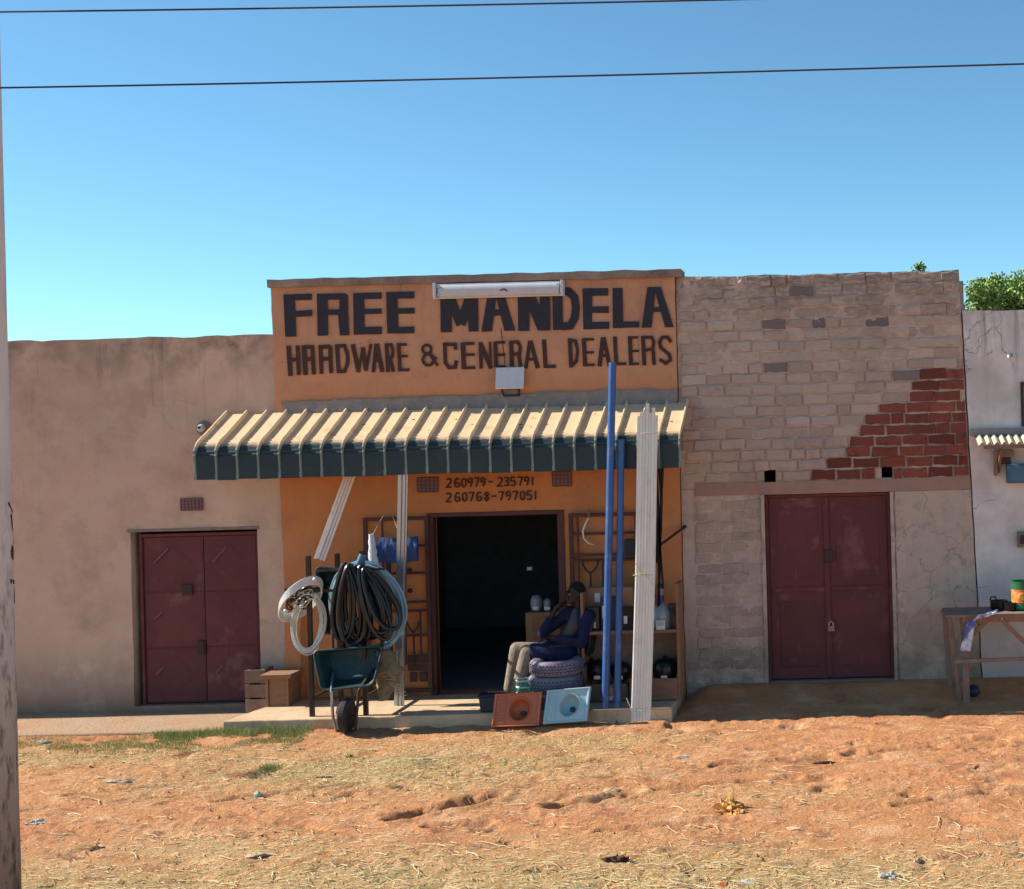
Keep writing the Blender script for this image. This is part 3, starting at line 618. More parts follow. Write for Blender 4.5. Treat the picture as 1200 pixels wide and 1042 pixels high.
DG = {'2': [[(0, .15), (.4, 0), (.9, .15), (.9, .4), (0, 1), (1, 1)]], '6': [[(.9, .08), (.4, 0), (.05, .3), (.05, .85), (.4, 1), (.9, .9), (.9, .55), (.1, .5)]],
      '0': [[(.5, 0), (.1, .2), (.1, .8), (.5, 1), (.9, .8), (.9, .2), (.5, 0)]], '9': [[(.9, .45), (.2, .5), (.1, .15), (.5, 0), (.9, .15), (.85, .6), (.5, 1)]],
      '7': [[(0, .02), (.95, .02), (.45, 1)]], '-': [[(0, .5), (.9, .48)]], '3': [[(.05, .05), (.8, .05), (.9, .3), (.4, .48), (.9, .65), (.8, .95), (.05, .98)]],
      '5': [[(.95, .02), (.15, .02), (.1, .45), (.7, .42), (.95, .7), (.7, .98), (.05, .95)]], '1': [[(.5, 0), (.5, 1)]],
      '8': [[(.5, .48), (.1, .25), (.5, 0), (.9, .25), (.5, .48), (.08, .75), (.5, 1), (.92, .75), (.5, .48)]]}
D_ = Sign(480, 545, 5.714)
for txt, xs_, y0, y1 in (('260979-235791', (262, 318, 362, 405, 447, 490, 545, 605, 648, 692, 738, 782, 822), 92, 78), ('260768-797051', (262, 320, 368, 412, 465, 515, 565, 612, 660, 706, 755, 800, 842), 188, 174)):
    for i, (ch, x) in enumerate(zip(txt, xs_)):
        yt = y0 + (y1 - y0) * i / 12; h = 58
        D_.letter(ch, [], [[(x - 17 + q[0] * 34, yt + q[1] * h) for q in s_] + [10] for s_ in DG[ch]], m=m2)

# ---------- lights on the parapet
c0 = W(511, 341, -.1); c1 = W(660, 339, -.1)
t_ = thing('fluorescent_light', 'long white fluorescent tube fitting at the top of the orange wall', 'light', ((c0.x + c1.x) / 2, -0.06, c0.z))
def tilt(mb, c, ang):
    R = Matrix.Rotation(ang, 3, 'Y'); c = Vector(c); mb.v = [tuple(c + R @ (Vector(p) - c)) for p in mb.v]; return mb
cc = (c0 + c1) / 2; cc.y = -0.1; hw = (c1.x - c0.x) / 2; dz = 0.085
MB().box(cc.x - hw, cc.x + hw, -0.115, -0.064, cc.z - dz, cc.z + dz).build('housing', M_lampwhite, t_, 0.006)
mb = MB(); n = 10
for i in range(n + 1):
    a = math.pi * i / n; mb.v += [(cc.x - hw + 0.04, -0.115 - 0.045 * math.sin(a), cc.z + 0.072 * math.cos(a)), (cc.x + hw - 0.04, -0.115 - 0.045 * math.sin(a), cc.z + 0.072 * math.cos(a))]
mb.f = [(2 * i, 2 * i + 1, 2 * i + 3, 2 * i + 2) for i in range(n)]; mb.smooth = True; mb.build('diffuser', M_tube, t_)
for s in (-1, 1):
    x = cc.x + s * hw
    MB().box(x - 0.014, x + 0.014, -0.175, -0.064, cc.z - dz - 0.008, cc.z + dz + 0.008).build('end_cap', M_lampwhite, t_, 0.004)
    for q in (-1, 1): MB().lathe([(0.014, 0), (0.012, -0.012)], (x - s * 0.05, -0.162, cc.z + q * 0.045), 8, 'y').build('clip', M_galv, t_)
MB().tube([(cc.x + 0.02, -0.165, cc.z - 0.01), (cc.x + 0.07, -0.168, cc.z + 0.004), (cc.x + 0.1, -0.165, cc.z - 0.02)], 0.008, 6).build('twig', M_iron, t_)
c = W(596, 443, -.2)
t_ = thing('floodlight', 'white square floodlight facing forward under the word GENERAL', 'floodlight', (c.x, -0.06, c.z))
mb = MB().box(c.x - 0.165, c.x + 0.165, -0.16, -0.13, c.z - 0.13, c.z + 0.13)
R = Matrix.Rotation(math.radians(-14), 3, 'X'); mb.v = [tuple(Vector((c.x, -.145, c.z)) + R @ (Vector(p) - Vector((c.x, -.145, c.z)))) for p in mb.v]
mb.build('glass_panel', M_lampwhite, t_, 0.012)
mb = MB().box(c.x - 0.15, c.x + 0.15, -0.128, -0.095, c.z - 0.115, c.z + 0.115); mb.v = [tuple(Vector((c.x, -.145, c.z)) + R @ (Vector(p) - Vector((c.x, -.145, c.z)))) for p in mb.v]
mb.build('heat_sink', M_iron, t_, 0.01)
MB().tube([(c.x - 0.1, -0.13, c.z - 0.13), (c.x - 0.09, -0.075, c.z - 0.2), (c.x + 0.09, -0.075, c.z - 0.2), (c.x + 0.1, -0.13, c.z - 0.13)], 0.014, 6).build('bracket', M_iron, t_)
MB().tube([W(587, 385, -.075), W(590, 410, -.08), W(592, 430, -.09)], 0.005, 6).build('cable', M_cable, t_)
for q in (-0.1, -0.02, 0.08): MB().box(c.x + q, c.x + q + 0.03, -0.186, -0.18, c.z - 0.112, c.z - 0.10).build('mark', M_black, t_)

# ---------- grille gates folded back on the wall
def gate(x0, x1, z0, z1, label, forks, rails, mids):
    g = thing('grille_gate', label, 'gate', ((x0 + x1) / 2, -0.09, z0), 'folded grille gates')
    y = -0.095; m_ = M_mframe
    for x in (x0, x1): MB().bar((x, y, z0), (x, y, z1), 0.045, 0.03, (0, 1, 0)).build('stile', m_, g, 0.003)
    for z in (z0 + 0.02, z1 - 0.02): MB().bar((x0 + .02, y, z), (x1 - .02, y, z), 0.03, 0.04).build('rail', m_, g, 0.003)
    for z in rails: MB().bar((x0 + .02, y - 0.003, z), (x1 - .02, y - 0.003, z), 0.02, 0.03).build('rail', m_, g, 0.003)
    for (x, za, zb) in mids: MB().bar((x, y - 0.002, za), (x, y - 0.002, zb), 0.02, 0.02).build('bar', m_, g, 0.002)
    for (x, zb, zt_) in forks:
        h = zt_ - zb; mb = MB().tube([(x, y - 0.02, zb), (x, y - 0.02, zb + h * 0.6)], 0.012, 6)
        for s in (-1, 1):
            mb.tube([(x, y - 0.02, zb + h * 0.6), (x + s * 0.05, y - 0.02, zb + h * 0.7), (x + s * 0.085, y - 0.02, zb + h * 0.85), (x + s * 0.09, y - 0.02, zt_)], 0.012, 6)
        mb.build('fork_ornament', M_iron, g)
    return g
Z = lambda px, py, y=-.1: W(px, py, y).z
Xp = lambda px, py=700, y=-.1: W(px, py, y).x
g1 = gate(Xp(430), Xp(502), 0.16, Z(465, 606), 'maroon grille gate folded back on the left of the doorway',
     [(Xp(484), Z(484, 780), Z(484, 716))], [Z(465, 640), Z(465, 672), Z(465, 706), Z(465, 716), Z(465, 745), Z(465, 778)], [(Xp(474), Z(470, 716), Z(470, 778)), (Xp(492), Z(490, 716), Z(490, 778)), (Xp(450), 0.2, Z(450, 610))])
MB().box(Xp(476), Xp(500), -0.105, -0.085, Z(488, 786), Z(488, 768)).build('lock_plate', M_iron, g1, 0.004)
for a_ in (478, 490): MB().box(Xp(a_), Xp(a_ + 8), -0.108, -0.085, Z(488, 799), Z(488, 788)).build('scroll', M_iron, g1, 0.004)
for a_ in (668, 692): MB().lathe([(0.03, 0), (0.03, -0.02)], (Xp(481), -0.1, Z(481, a_)), 10, 'y').build('boss', M_iron, g1)
g2 = gate(Xp(671), Xp(748), 0.16, Z(710, 601), 'maroon grille gate folded back on the right of the doorway behind the seated man',
     [(Xp(693), Z(693, 695), Z(693, 656))], [Z(710, 625), Z(710, 650), Z(710, 656), Z(710, 690), Z(710, 740)], [(Xp(679), 0.2, Z(680, 605)), (Xp(707), Z(707, 740), Z(707, 656)), (Xp(728), 0.2, Z(728, 605))])
t_ = thing('sickle', 'pale curved sickle blade hanging on the right gate', 'sickle', W(690, 602, -.13))
MB().tube([W(690, 599, -.13), W(690, 607, -.13), W(686, 614, -.13), W(683, 622, -.13), W(684, 631, -.13), W(690, 637, -.13), W(697, 639, -.13)], [0.012, 0.012, .012, .013, .012, .01, .004], 6).build('blade', M_wire, t_)
MB().tube([W(690, 598, -.13), W(690, 607, -.13)], 0.018, 8).build('handle', M_oldwood, t_)
c = W(740, 643, -.1)
t_ = thing('meter_box', 'small black box fixed to the orange wall behind the blue pipes', 'box', c)
MB().box(c.x - 0.08, c.x + 0.07, -0.15, -0.06, c.z - 0.11, c.z + 0.11).build('case', M_black, t_, 0.008)
MB().box(c.x - 0.06, c.x + 0.05, -0.158, -0.148, c.z - 0.06, c.z + 0.06).build('cover', M_navy, t_, 0.004)

# ---------- brick building
XB0, XB1 = XR + 0.01, W(1137, 560, 0).x
zb1 = W(960, 321, 0).z
brick = thing('brick_shop', 'unplastered brick shop with bare red bricks at its right shoulder and maroon double door', 'building', (3.7, 0.1, 0))
b0, b1 = W(898, 690, 0).x, W(1046, 690, 0).x; bz1 = W(970, 578, 0).z; bz0 = W(975, 799, 0).z
def warp_b(x, z): return x + smooth(XB1 - 0.8, XB1, x) * (-0.035 * (z - 2.4) / 2.4 * 2)
h1 = (W(895, 558, 0).x, W(909, 558, 0).x, W(902, 566, 0).z, W(902, 551, 0).z); h2 = (W(1033, 553, 0).x, W(1046, 553, 0).x, W(1040, 560, 0).z, W(1040, 546, 0).z)
def smear(x, z):
    zz = z - zl; row = zz / 0.1235; xr = W(780 + (redstart[int(row)] if 0 <= row < 10 else 9999) / 2.857, 500, 0).x
    k = 0.85 if x > xr - .15 else 1.0
    if row < 0: k = 1.15
    if row > 11: k = 1.25
    v = 0.017 * nz(x * 2.1, z * 3.2, 21) + 0.014 * nz(x * 6.5, z * 11, 22) + 0.010 * nz(x * 17, z * 22, 23) - 0.004
    if k > 1: v += 0.006
    return -max(-0.004, v) * k
course = 0.1235; zl = W(975, 563, 0).z + 0.005
redstart = [450, 515, 550, 600, 612, 665, 705, 760, 790, 845]
wall_grid(XB0, XB1, -0.15, zb1, [(b0, b1, bz0, bz1), h1, h2], 0.0, 0.25, warp=warp_b, amp=0.003, top=0.02, step=0.028, ampf=smear).build('wall', M_mortar, brick)
shell(XB0 + 0.02, XB1, zb1 - 0.1, brick, M_mortar)
def brick_mesh(seed, L_=1.0):
    r = random.Random(seed); mb = MB(); n = 10; base = []
    hx, hz = 0.5, 0.5
    for (a, b__) in ((-.5, -.46), (-.47, -.5), (-.3, -.5), (0, -.5), (.26, -.5), (.47, -.5), (.5, -.45), (.5, .45), (.46, .5), (.15, .5), (-.2, .5), (-.46, .5), (-.5, .45)):
        base.append((a + r.uniform(-.028, .028), b__ + r.uniform(-.085, .085)))
    n = len(base)
    for y, s in ((0.03, 1.0), (-0.006, 1.0), (-0.013, 0.93)):
        for a, b__ in base: mb.v.append((a * (1 if s == 1 else 0.975), y + r.uniform(-.0015, .0015), b__ * (1 if s == 1 else 0.88)))
    for k in range(2): mb.f += [(k * n + i, k * n + (i + 1) % n, (k + 1) * n + (i + 1) % n, (k + 1) * n + i) for i in range(n)]
    mb.f.append(tuple(2 * n + i for i in range(n)))
    return mb
bm_cache = {}
def get_brick(kind, v):
    if (kind, v) not in bm_cache:
        me = brick_mesh(v).mesh('brick'); me.materials.append({'g': M_bgrey, 'd': M_bdark, 'r': M_bred, 'c': M_bcream}[kind]); bm_cache[(kind, v)] = me
    return bm_cache[(kind, v)]
stain('mortar_smeared_brick', [(4.2, 4.9, (0.17, 0.145, 0.14), 2.2, 0.4, 0.75)])
course = 0.1235; zl = W(975, 563, 0).z + 0.005
redstart = [450, 515, 550, 600, 612, 665, 705, 760, 790, 845]
rb = random.Random(5); ncourse = int((zb1 - zl) / course)
course = (zb1 - zl - 0.004) / (ncourse)
def put_brick(x0, x1, z, kind, proud=0.0):
    if x1 - x0 < 0.05: return
    o = bpy.data.objects.new('brick', get_brick(kind, rb.randrange(6))); COL.objects.link(o); o.parent = brick
    h = course - 0.017 + rb.uniform(-.006, .003)
    xc, zc = (x0 + x1) / 2, z + course / 2 + rb.uniform(-.004, .004)
    o.scale = (x1 - x0, 1, h); o.rotation_euler = (0, rb.uniform(-.008, .008), 0)
    o.matrix_parent_inverse = Matrix.Translation(-Vector(brick.location)); o.location = (warp_b(xc, zc), -proud, zc)
for r in range(ncourse):
    z = zl + r * course; x = XB0 + 0.16 - rb.uniform(0.0, 0.30); x_end = XB1 - 0.01
    zc = z + course / 2
    while x < x_end - 0.03:
        L_ = 0.315 + rb.uniform(-.03, .02)
        if rb.random() < 0.08: L_ *= 0.55
        a, b_ = max(x, XB0 + 0.03), min(x + L_ - 0.022, x_end - 0.005)
        x += L_
        segs = [(a, b_)]
        if r == 0:
            segs = []
            for (s0, s1) in [(a, b_)]:
                for h in (h1, h2):
                    if s0 < h[1] and s1 > h[0]:
                        if s0 < h[0] - .05: segs.append((s0, h[0] - .012))
                        if s1 > h[1] + .05: segs.append((h[1] + .012, s1))
                        break
                else: segs.append((s0, s1))
        for (s0, s1) in segs:
            pxc = 780 + (redstart[r] if r < len(redstart) else 9999) / 2.857
            xr = W(pxc, 500, 0).x
            if s0 >= xr - 0.1: kind = 'r'
            else:
                q = rb.random(); kind = 'd' if q < 0.025 else ('c' if q < 0.5 else 'g')
            pr = 0.010 if kind == 'r' else rb.choice((-0.004, 0.003, 0.007, 0.011))
            if 13 <= r <= 15 and kind != 'r' and rb.random() < 0.35: pr = -0.009
            put_brick(s0, s1, z, kind, pr)
# lower left panel of bricks
zlow = W(860, 583, 0).z
r = 0; z = zlow - 0.02 - course
while z > bz0 + 0.05:
    x = XB0 + 0.17 - (0.15 if r % 2 else 0.0)
    while x < b0 - 0.06:
        L_ = 0.285 + rb.uniform(-.02, .02); s0, s1 = max(x, XB0 + 0.15), min(x + L_ - 0.025, b0 - 0.045)
        put_brick(s0, s1, z, 'g' if rb.random() < .6 else 'c', rb.choice((-0.008, -0.004, 0.0))); x += L_
    z -= course * 0.98; r += 1
# lintel beam, pilaster, rendered panel
lb = wall_grid(W(815, 575, 0).x, XB1 - 0.0, W(975, 578, 0).z + 0.006, W(975, 563, 0).z, [], -0.02, 0.03, amp=0.006, step=0.08, warp=warp_b); lb.build('lintel', M_lintel, brick)
wall_grid(XB0 + 0.0, XB0 + 0.14, 0.0, zlow + 0.1, [], -0.018, 0.03, amp=0.01, step=0.08).build('pilaster', M_mortar, brick)
wall_grid(b1 + 0.055, XB1 - 0.0, 0.0, W(975, 578, 0).z + 0.0, [], -0.022, 0.032, amp=0.016, step=0.05, warp=warp_b).build('render_panel', M_render, brick)
mb = MB()
for s, x in ((-1, b0), (1, b1)):
    for k in range(24):
        za = bz0 + (bz1 - bz0) * k / 24; zb_ = bz0 + (bz1 - bz0) * (k + 1) / 24; w = 0.035 + 0.012 * nz(k * 1.7, s, 3)
        xo = x + s * w; mb.box(min(x - s * .004, xo), max(x - s * .004, xo), -0.036 - 0.006 * nz(k, 2, s), 0.01, za, zb_)
mb.build('jamb_plaster', M_render, brick)
MB().box(b0 - 0.02, b1 + 0.02, 0.0, 0.24, bz0 - 0.04, bz0 + 0.012).build('threshold', M_lintel, brick)
spx = W(970, 690, 0).x
for k, a, b_, leaf in steel_door(brick, b0 + 0.005, b1 - 0.005, bz0 + 0.015, bz1 - 0.01, 0.09, spx):
    H = bz1 - bz0; zc = bz0 + H * 0.5
    for (za, zb_) in ((bz0 + 0.16, zc - 0.16), (zc + 0.10, bz1 - 0.17)):
        xa_, xb_ = a + 0.09, b_ - 0.09; y0 = 0.101
        p = MB(); o4 = [(xa_, y0, za), (xb_, y0, za), (xb_, y0, zb_), (xa_, y0, zb_)]; i4 = [(xa_ + .025, y0 - .006, za + .025), (xb_ - .025, y0 - .006, za + .025), (xb_ - .025, y0 - .006, zb_ - .025), (xa_ + .025, y0 - .006, zb_ - .025)]
        p.add(o4 + i4, [(0, 1, 5, 4), (1, 2, 6, 5), (2, 3, 7, 6), (3, 0, 4, 7), (4, 5, 6, 7)]); p.build('door_panel', M_maroon, leaf)
    MB().box(a + 0.03, b_ - 0.03, 0.088, 0.101, zc - 0.05, zc + 0.0).build('middle_rail', M_maroon, leaf, 0.003)
MB().box(spx - 0.035, spx + 0.03, 0.078, 0.1, bz0 + 0.05, bz1 - 0.05).build('cover_strip', M_maroon, brick, 0.004)
c = W(971, 652, 0.06); MB().box(c.x - 0.045, c.x + 0.05, 0.055, 0.078, c.z - 0.075, c.z + 0.075).build('lock_box', M_iron, brick, 0.008)
c = W(974, 735, 0.05)
tk = thing('padlock', 'small brass padlock on the maroon door of the brick shop', 'padlock', c)
MB().box(c.x - 0.038, c.x + 0.04, 0.035, 0.06, c.z - 0.05, c.z + 0.015).build('body', mat('brass', (0.32, 0.23, 0.16), None, 5, 0.6, metal=0.4), tk, 0.005)
MB().tube([(c.x - 0.025, 0.048, c.z + 0.01), (c.x - 0.025, 0.048, c.z + 0.05), (c.x, 0.048, c.z + 0.068), (c.x + 0.025, 0.048, c.z + 0.05), (c.x + 0.025, 0.048, c.z + 0.01)], 0.008, 6).build('shackle', M_galv, tk)

# ---------- white building on the right
XW0 = XB1 + 0.015; zw = W(1165, 364, 0).z
white = thing('white_shop', 'pale whitewashed building at the right edge with a small zinc awning', 'building', (7, 0.1, 0))
def warp_w(x, z): return x + smooth(XW0 + 0.6, XW0, x) * (-0.035 * (z - 2.4) / 2.4 * 2)
wall_grid(XW0, 11.5, -0.1, zw, [], -0.03, 0.28, warp=warp_w, amp=0.012, top=0.015).build('wall', M_white, white)
shell(XW0 + 0.05, 11.5, zw - 0.1, white, M_white)
mb = MB().box(W(1196, 475, 0).x, W(1196, 475, 0).x + 1.1, -0.06, -0.02, W(1197, 500, 0).z, W(1197, 448, 0).z); mb.build('window_frame', M_iron, white, 0.004)
mb = MB().box(W(1199, 475, 0).x, W(1196, 475, 0).x + 1.06, -0.066, -0.05, W(1197, 496, 0).z, W(1197, 452, 0).z); mb.build('pane', M_dark, white)
mb = MB(); xz0, xz1 = W(1141, 515, 0).x, 9.5; n = 260
zbk, zfr = W(1170, 508, 0).z, W(1160, 520, -.45).z
for i in range(n + 1):
    x = xz0 + (xz1 - xz0) * i / n; h = 0.018 * math.sin(2 * math.pi * x / 0.085)
    mb.v += [(x, -0.03, zbk + h), (x, -0.45, zfr + h), (x, -0.45, zfr + h - 0.004), (x, -0.03, zbk + h - 0.004)]
for i in range(n): mb.f += [(4 * i + k, 4 * i + 4 + k, 4 * i + 4 + (k + 1) % 4, 4 * i + (k + 1) % 4) for k in range(4)]
mb.smooth = False
za = thing('zinc_awning', 'small corrugated zinc awning on the pale building at right edge', 'awning', (7.5, -0.1, zbk))
mb.build('corrugated_sheet', M_zinc, za)
MB().bar((xz0 + 0.08, -0.43, zfr - 0.04), (xz1, -0.43, zfr - 0.04), 0.04, 0.04).build('batten', M_oldwood, za)
MB().bar((xz0 + 0.28, -0.02, zbk - 0.45), (xz0 + 0.28, -0.40, zfr - 0.06), 0.03, 0.03).build('bracket', M_oldwood, za)
mb = ragged([(W(1137, 505, 0).x + i * 0.1, zbk + 0.06 + 0.02 * nz(i * .8, 1, 1)) for i in range(34)], [(W(1137, 505, 0).x + i * 0.1, zbk - 0.02) for i in range(34)], -0.09, 0.06, M_grey_cement, white, 'cement_band')
c = W(1172, 541, -.1)
sp_ = thing('hanging_board', 'dark wooden bracket board fixed under the zinc awning', 'board', c)
MB().box(c.x - 0.07, c.x - 0.035, -0.16, -0.04, c.z - 0.16, c.z + 0.13).box(c.x - 0.035, c.x + 0.16, -0.16, -0.04, c.z + 0.05, c.z + 0.13).build('board', M_oldwood, sp_, 0.006)
MB().box(c.x - 0.02, c.x + 0.12, -0.15, -0.05, c.z - 0.03, c.z + 0.047).build('block', M_iron, sp_, 0.006)
c = W(1193, 555, -.15)
sp_ = thing('meter_cabinet', 'blue metal box on the pale wall under the zinc awning', 'box', c)
MB().box(c.x - 0.13, c.x + 0.25, -0.22, -0.04, c.z - 0.11, c.z + 0.11).build('case', M_bluebox, sp_, 0.01)
MB().box(c.x - 0.11, c.x + 0.23, -0.235, -0.218, c.z - 0.09, c.z + 0.09).build('lid', M_bluebox, sp_, 0.006)
c = W(1197, 632, -.05)
sp_ = thing('switch_box', 'small dark switch box low on the pale wall at right edge', 'box', c)
MB().box(c.x - 0.05, c.x + 0.12, -0.10, -0.035, c.z - 0.09, c.z + 0.09).build('case', M_oldwood, sp_, 0.008)
MB().box(c.x - 0.02, c.x + 0.09, -0.112, -0.098, c.z - 0.05, c.z + 0.05).build('cover', M_iron, sp_, 0.004)
c = W(1183, 417, -.03)
sp_ = thing('drain_spout', 'short pale spout poking from the stained pale wall', 'spout', c)
MB().tube([c + Vector((0.05, 0.02, 0.01)), c + Vector((0, -0.08, 0)), c + Vector((-0.03, -0.1, -0.01))], 0.02, 8).build('pipe', M_lampwhite, sp_)
MB().lathe([(0.028, -0.1), (0.028, -0.075)], c, 10, 'y').build('collar', M_grey_cement, sp_)

# ---------- porch slab
fl = W(258, 853, -1.22); S = []
ZS = 0.11
poly = [(W(262, 850, -1.2).x, -1.22), (W(480, 850, -1.2).x, -1.20), (XR - 0.02, -1.12), (XR - 0.02, -0.03), (W(343, 824, 0).x - 0.02, -0.03)]
pl2 = []
for (xa_, ya_), (xb_, yb_) in zip(poly, poly[1:] + poly[:1]):
    for k in range(24): u = k / 24; x_ = xa_ + (xb_ - xa_) * u; y_ = ya_ + (yb_ - ya_) * u; pl2.append((x_ + .012 * nz(x_ * 3, y_ * 6, 2), y_ + (.014 * nz(x_ * 4, y_ * 3, 8) + .007 * nz(x_ * 14, 1, 5) if y_ < -.2 else 0)))
mb = MB(); mb.prism([(x, y, -0.15) for x, y in pl2], (0, 0, ZS + 0.15))
slab = mb.build('porch_slab', M_slab, None, 0.012); slab['kind'] = 'structure'
mb = MB(); n = 16
for i in range(n + 1):
    z = 0.05 + 1.35 * i / n; f = 1 - i / n; x0_ = XS + 0.03 + 0.02 * nz(z * 5, 1, 1); x1_ = XS + 0.22 + 0.03 * nz(z * 4, 3, 3); yf = -0.06 - 0.07 * smooth(0, .6, f) + 0.008 * nz(z * 6, 5, 5)
    mb.v += [(x0_, yf, z), (x1_, yf, z), (x1_ + .05, -0.03, z), (x0_, -0.03, z)]
for i in range(n): mb.f += [(4 * i + k, 4 * i + (k + 1) % 4, 4 * i + 4 + (k + 1) % 4, 4 * i + 4 + k) for k in range(4)]
mb.f += [(0, 1, 2, 3), (4 * n + 3, 4 * n + 2, 4 * n + 1, 4 * n)]; mb.build('plinth_corner', M_orange, shop)

# ---------- bench by left door
c = W(322, 800, -.4)
be = thing('wooden_stool', 'small brown wooden stool between the left maroon door and porch', 'stool', (c.x, -.35, 0.01))
bx0, bx1 = W(311, 800, -.45).x, W(347, 800, -.45).x; zt_ = W(325, 789, -.45).z
MB().box(bx0 - 0.02, bx1 - .02, -0.55, -0.16, zt_ - 0.05, zt_).build('seat', M_wood, be, 0.005)
MB().box(bx0 + 0.02, bx0 + 0.05, -0.50, -0.2, 0.01, zt_ - 0.053).build('leg', M_wood, be, 0.004)
MB().box(bx1 - 0.10, bx1 - 0.07, -0.50, -0.2, 0.01, zt_ - 0.053).build('leg', M_wood, be, 0.004)
MB().box(bx0 + 0.053, bx1 - 0.103, -0.48, -0.46, 0.03, zt_ - 0.06).build('side_board', M_wood, be, 0.004)
c0 = W(290, 808, -.3)
be = thing('dark_crate', 'dark weathered crate standing against the left maroon door', 'crate', (c0.x, -.2, 0.01))
w0, w1, zq = W(288, 808, -.3).x, W(312, 808, -.3).x, W(300, 785, -.3).z
for k in range(3):
    za_ = 0.02 + k * (zq / 3); MB().box(w0, w1, -0.32, -0.30, za_, za_ + zq / 3 - 0.02).build('slat', M_oldwood, be, 0.003)
for x in (w0 + 0.02, w1 - 0.05): MB().box(x, x + 0.03, -0.298, -0.05, 0.01, zq).build('side_post', M_oldwood, be, 0.003)
MB().box(w0, w1, -0.298, -0.06, 0.03, 0.05).build('base', M_oldwood, be)

# ------------------------------------------------------------------ awning
aw = thing('awning', 'dusty green ribbed metal awning over the orange shop porch', 'awning', (-1, -0.05, 3.4))
AX0 = W(229, 563, -.86).x; AX1 = W(797, 545, -.86).x; NR = 24
prof = [(0.045, 3.46), (0.25, 3.36), (0.45, 3.262), (0.66, 3.16)]
for i in range(1, 13):
    a = i / 12; th = math.radians(26 + 64 * a); 
    p = 0.66 + 0.20 * (math.sin(th) - math.sin(math.radians(26))) / (1 - math.sin(math.radians(26))); z = 3.16 - 0.20 * (math.cos(math.radians(26)) - math.cos(th)) / math.cos(math.radians(26))
    cr = 0.0035 if i % 2 else -0.0035
    prof.append((p + cr * math.sin(th), z + cr * math.cos(th)))
prof += [(0.862, 2.85), (0.860, 2.72)]
SAG = lambda x: 0.012 * nz(x * 0.8, 5, 5)
xs_r = [AX0 + (AX1 - AX0) * i / (NR - 1) for i in range(NR)]
for i in range(NR - 1):
    mb = MB(); n = len(prof); rr = random.Random(i); tw = rr.uniform(-.006, .006)
    for x in (xs_r[i] + 0.008, xs_r[i + 1] - 0.008):
        for (p, z) in prof: mb.v.append((x, -p, z + tw + SAG(x)))
    for x in (xs_r[i] + 0.008, xs_r[i + 1] - 0.008):
        for (p, z) in prof: mb.v.append((x, -p + 0.004, z + tw + SAG(x) - 0.005))
    for k in range(n - 1): mb.f += [(k, k + 1, n + k + 1, n + k), (2 * n + k, 3 * n + k, 3 * n + k + 1, 2 * n + k + 1), (k, 2 * n + k, 2 * n + k + 1, k + 1), (n + k, n + k + 1, 3 * n + k + 1, 3 * n + k)]
    mb.f += [(0, n, 3 * n, 2 * n), (n - 1, 3 * n - 1, 4 * n - 1, 2 * n - 1)]
    mb.build('awning_panel', M_awn, aw)
for i, x in enumerate(xs_r):
    mb = MB(); n = len(prof); H = 0.044; wb, wt = 0.015, 0.007; sec = ((-wb, -0.002), (-wt, H), (wt, H), (wb, -0.002))
    for k, (p, z) in enumerate(prof):
        a = prof[max(0, k - 1)]; b_ = prof[min(n - 1, k + 1)]; d = Vector((0, -(b_[0] - a[0]), b_[1] - a[1])).normalized(); nn_ = Vector((0, d.z, -d.y)); 
        if nn_.z < -0.01 or (abs(nn_.z) <= 0.01 and nn_.y > 0): nn_ = -nn_
        hs = 1.0 if k < n - 5 else 0.55 if k < n - 2 else 0.10 if k == n - 2 else 0.02
        for sx, h in sec: mb.v.append(tuple(Vector((x + sx, -p, z + SAG(x))) + nn_ * h * (hs if h > 0 else 1)))
    for k in range(n - 1): mb.f += [(4 * k + j, 4 * k + (j + 1) % 4, 4 * k + 4 + (j + 1) % 4, 4 * k + 4 + j) for j in range(4)]
    mb.f += [(0, 1, 2, 3), (4 * n - 1, 4 * n - 2, 4 * n - 3, 4 * n - 4)]
    mb.build('awning_rib', M_rib, aw)
MB().bar((AX0 + 0.02, -0.80, 2.76), (AX1 - .02, -0.80, 2.76), 0.03, 0.03).build('front_rail', M_iron, aw)
MB().bar((AX0 + 0.02, -0.62, 3.08), (AX1 - .02, -0.62, 3.08), 0.03, 0.04).build('purlin', M_iron, aw)
for x in (AX0 + 0.05, AX0 + 1.9, AX0 + 3.8, AX1 - 0.05):
    MB().bar((x, -0.05, 3.30), (x, -0.62, 3.05), 0.03, 0.03).build('rafter', M_iron, aw)
# galvanised post
pa, pb_ = W(468, 826, -.58), W(473, 545, -.66); pa.z = ZS
d = (pb_ - pa)
mb = MB()
sec = [(-0.055, 0.0), (-0.055, -0.02), (-0.03, -0.02), (-0.026, -0.042), (-0.008, -0.042), (-0.004, -0.02), (0.012, -0.02), (0.016, -0.042), (0.034, -0.042), (0.038, -0.02), (0.056, -0.02), (0.056, 0.0)]
mb.v = [tuple(pa + Vector((x, y, 0))) for x, y in sec] + [tuple(pb_ + Vector((x, y, 0))) for x, y in sec]
n = len(sec); mb.f = [(i, (i + 1) % n, (i + 1) % n + n, i + n) for i in range(n)] + [tuple(range(n)), tuple(range(2 * n - 1, n - 1, -1))]
mb.build('post', M_galv, aw)
for k, (q, x, h) in enumerate([(0.3, -0.045, 0.03), (0.55, 0.02, 0.02), (0.78, 0.045, 0.025)]): pass
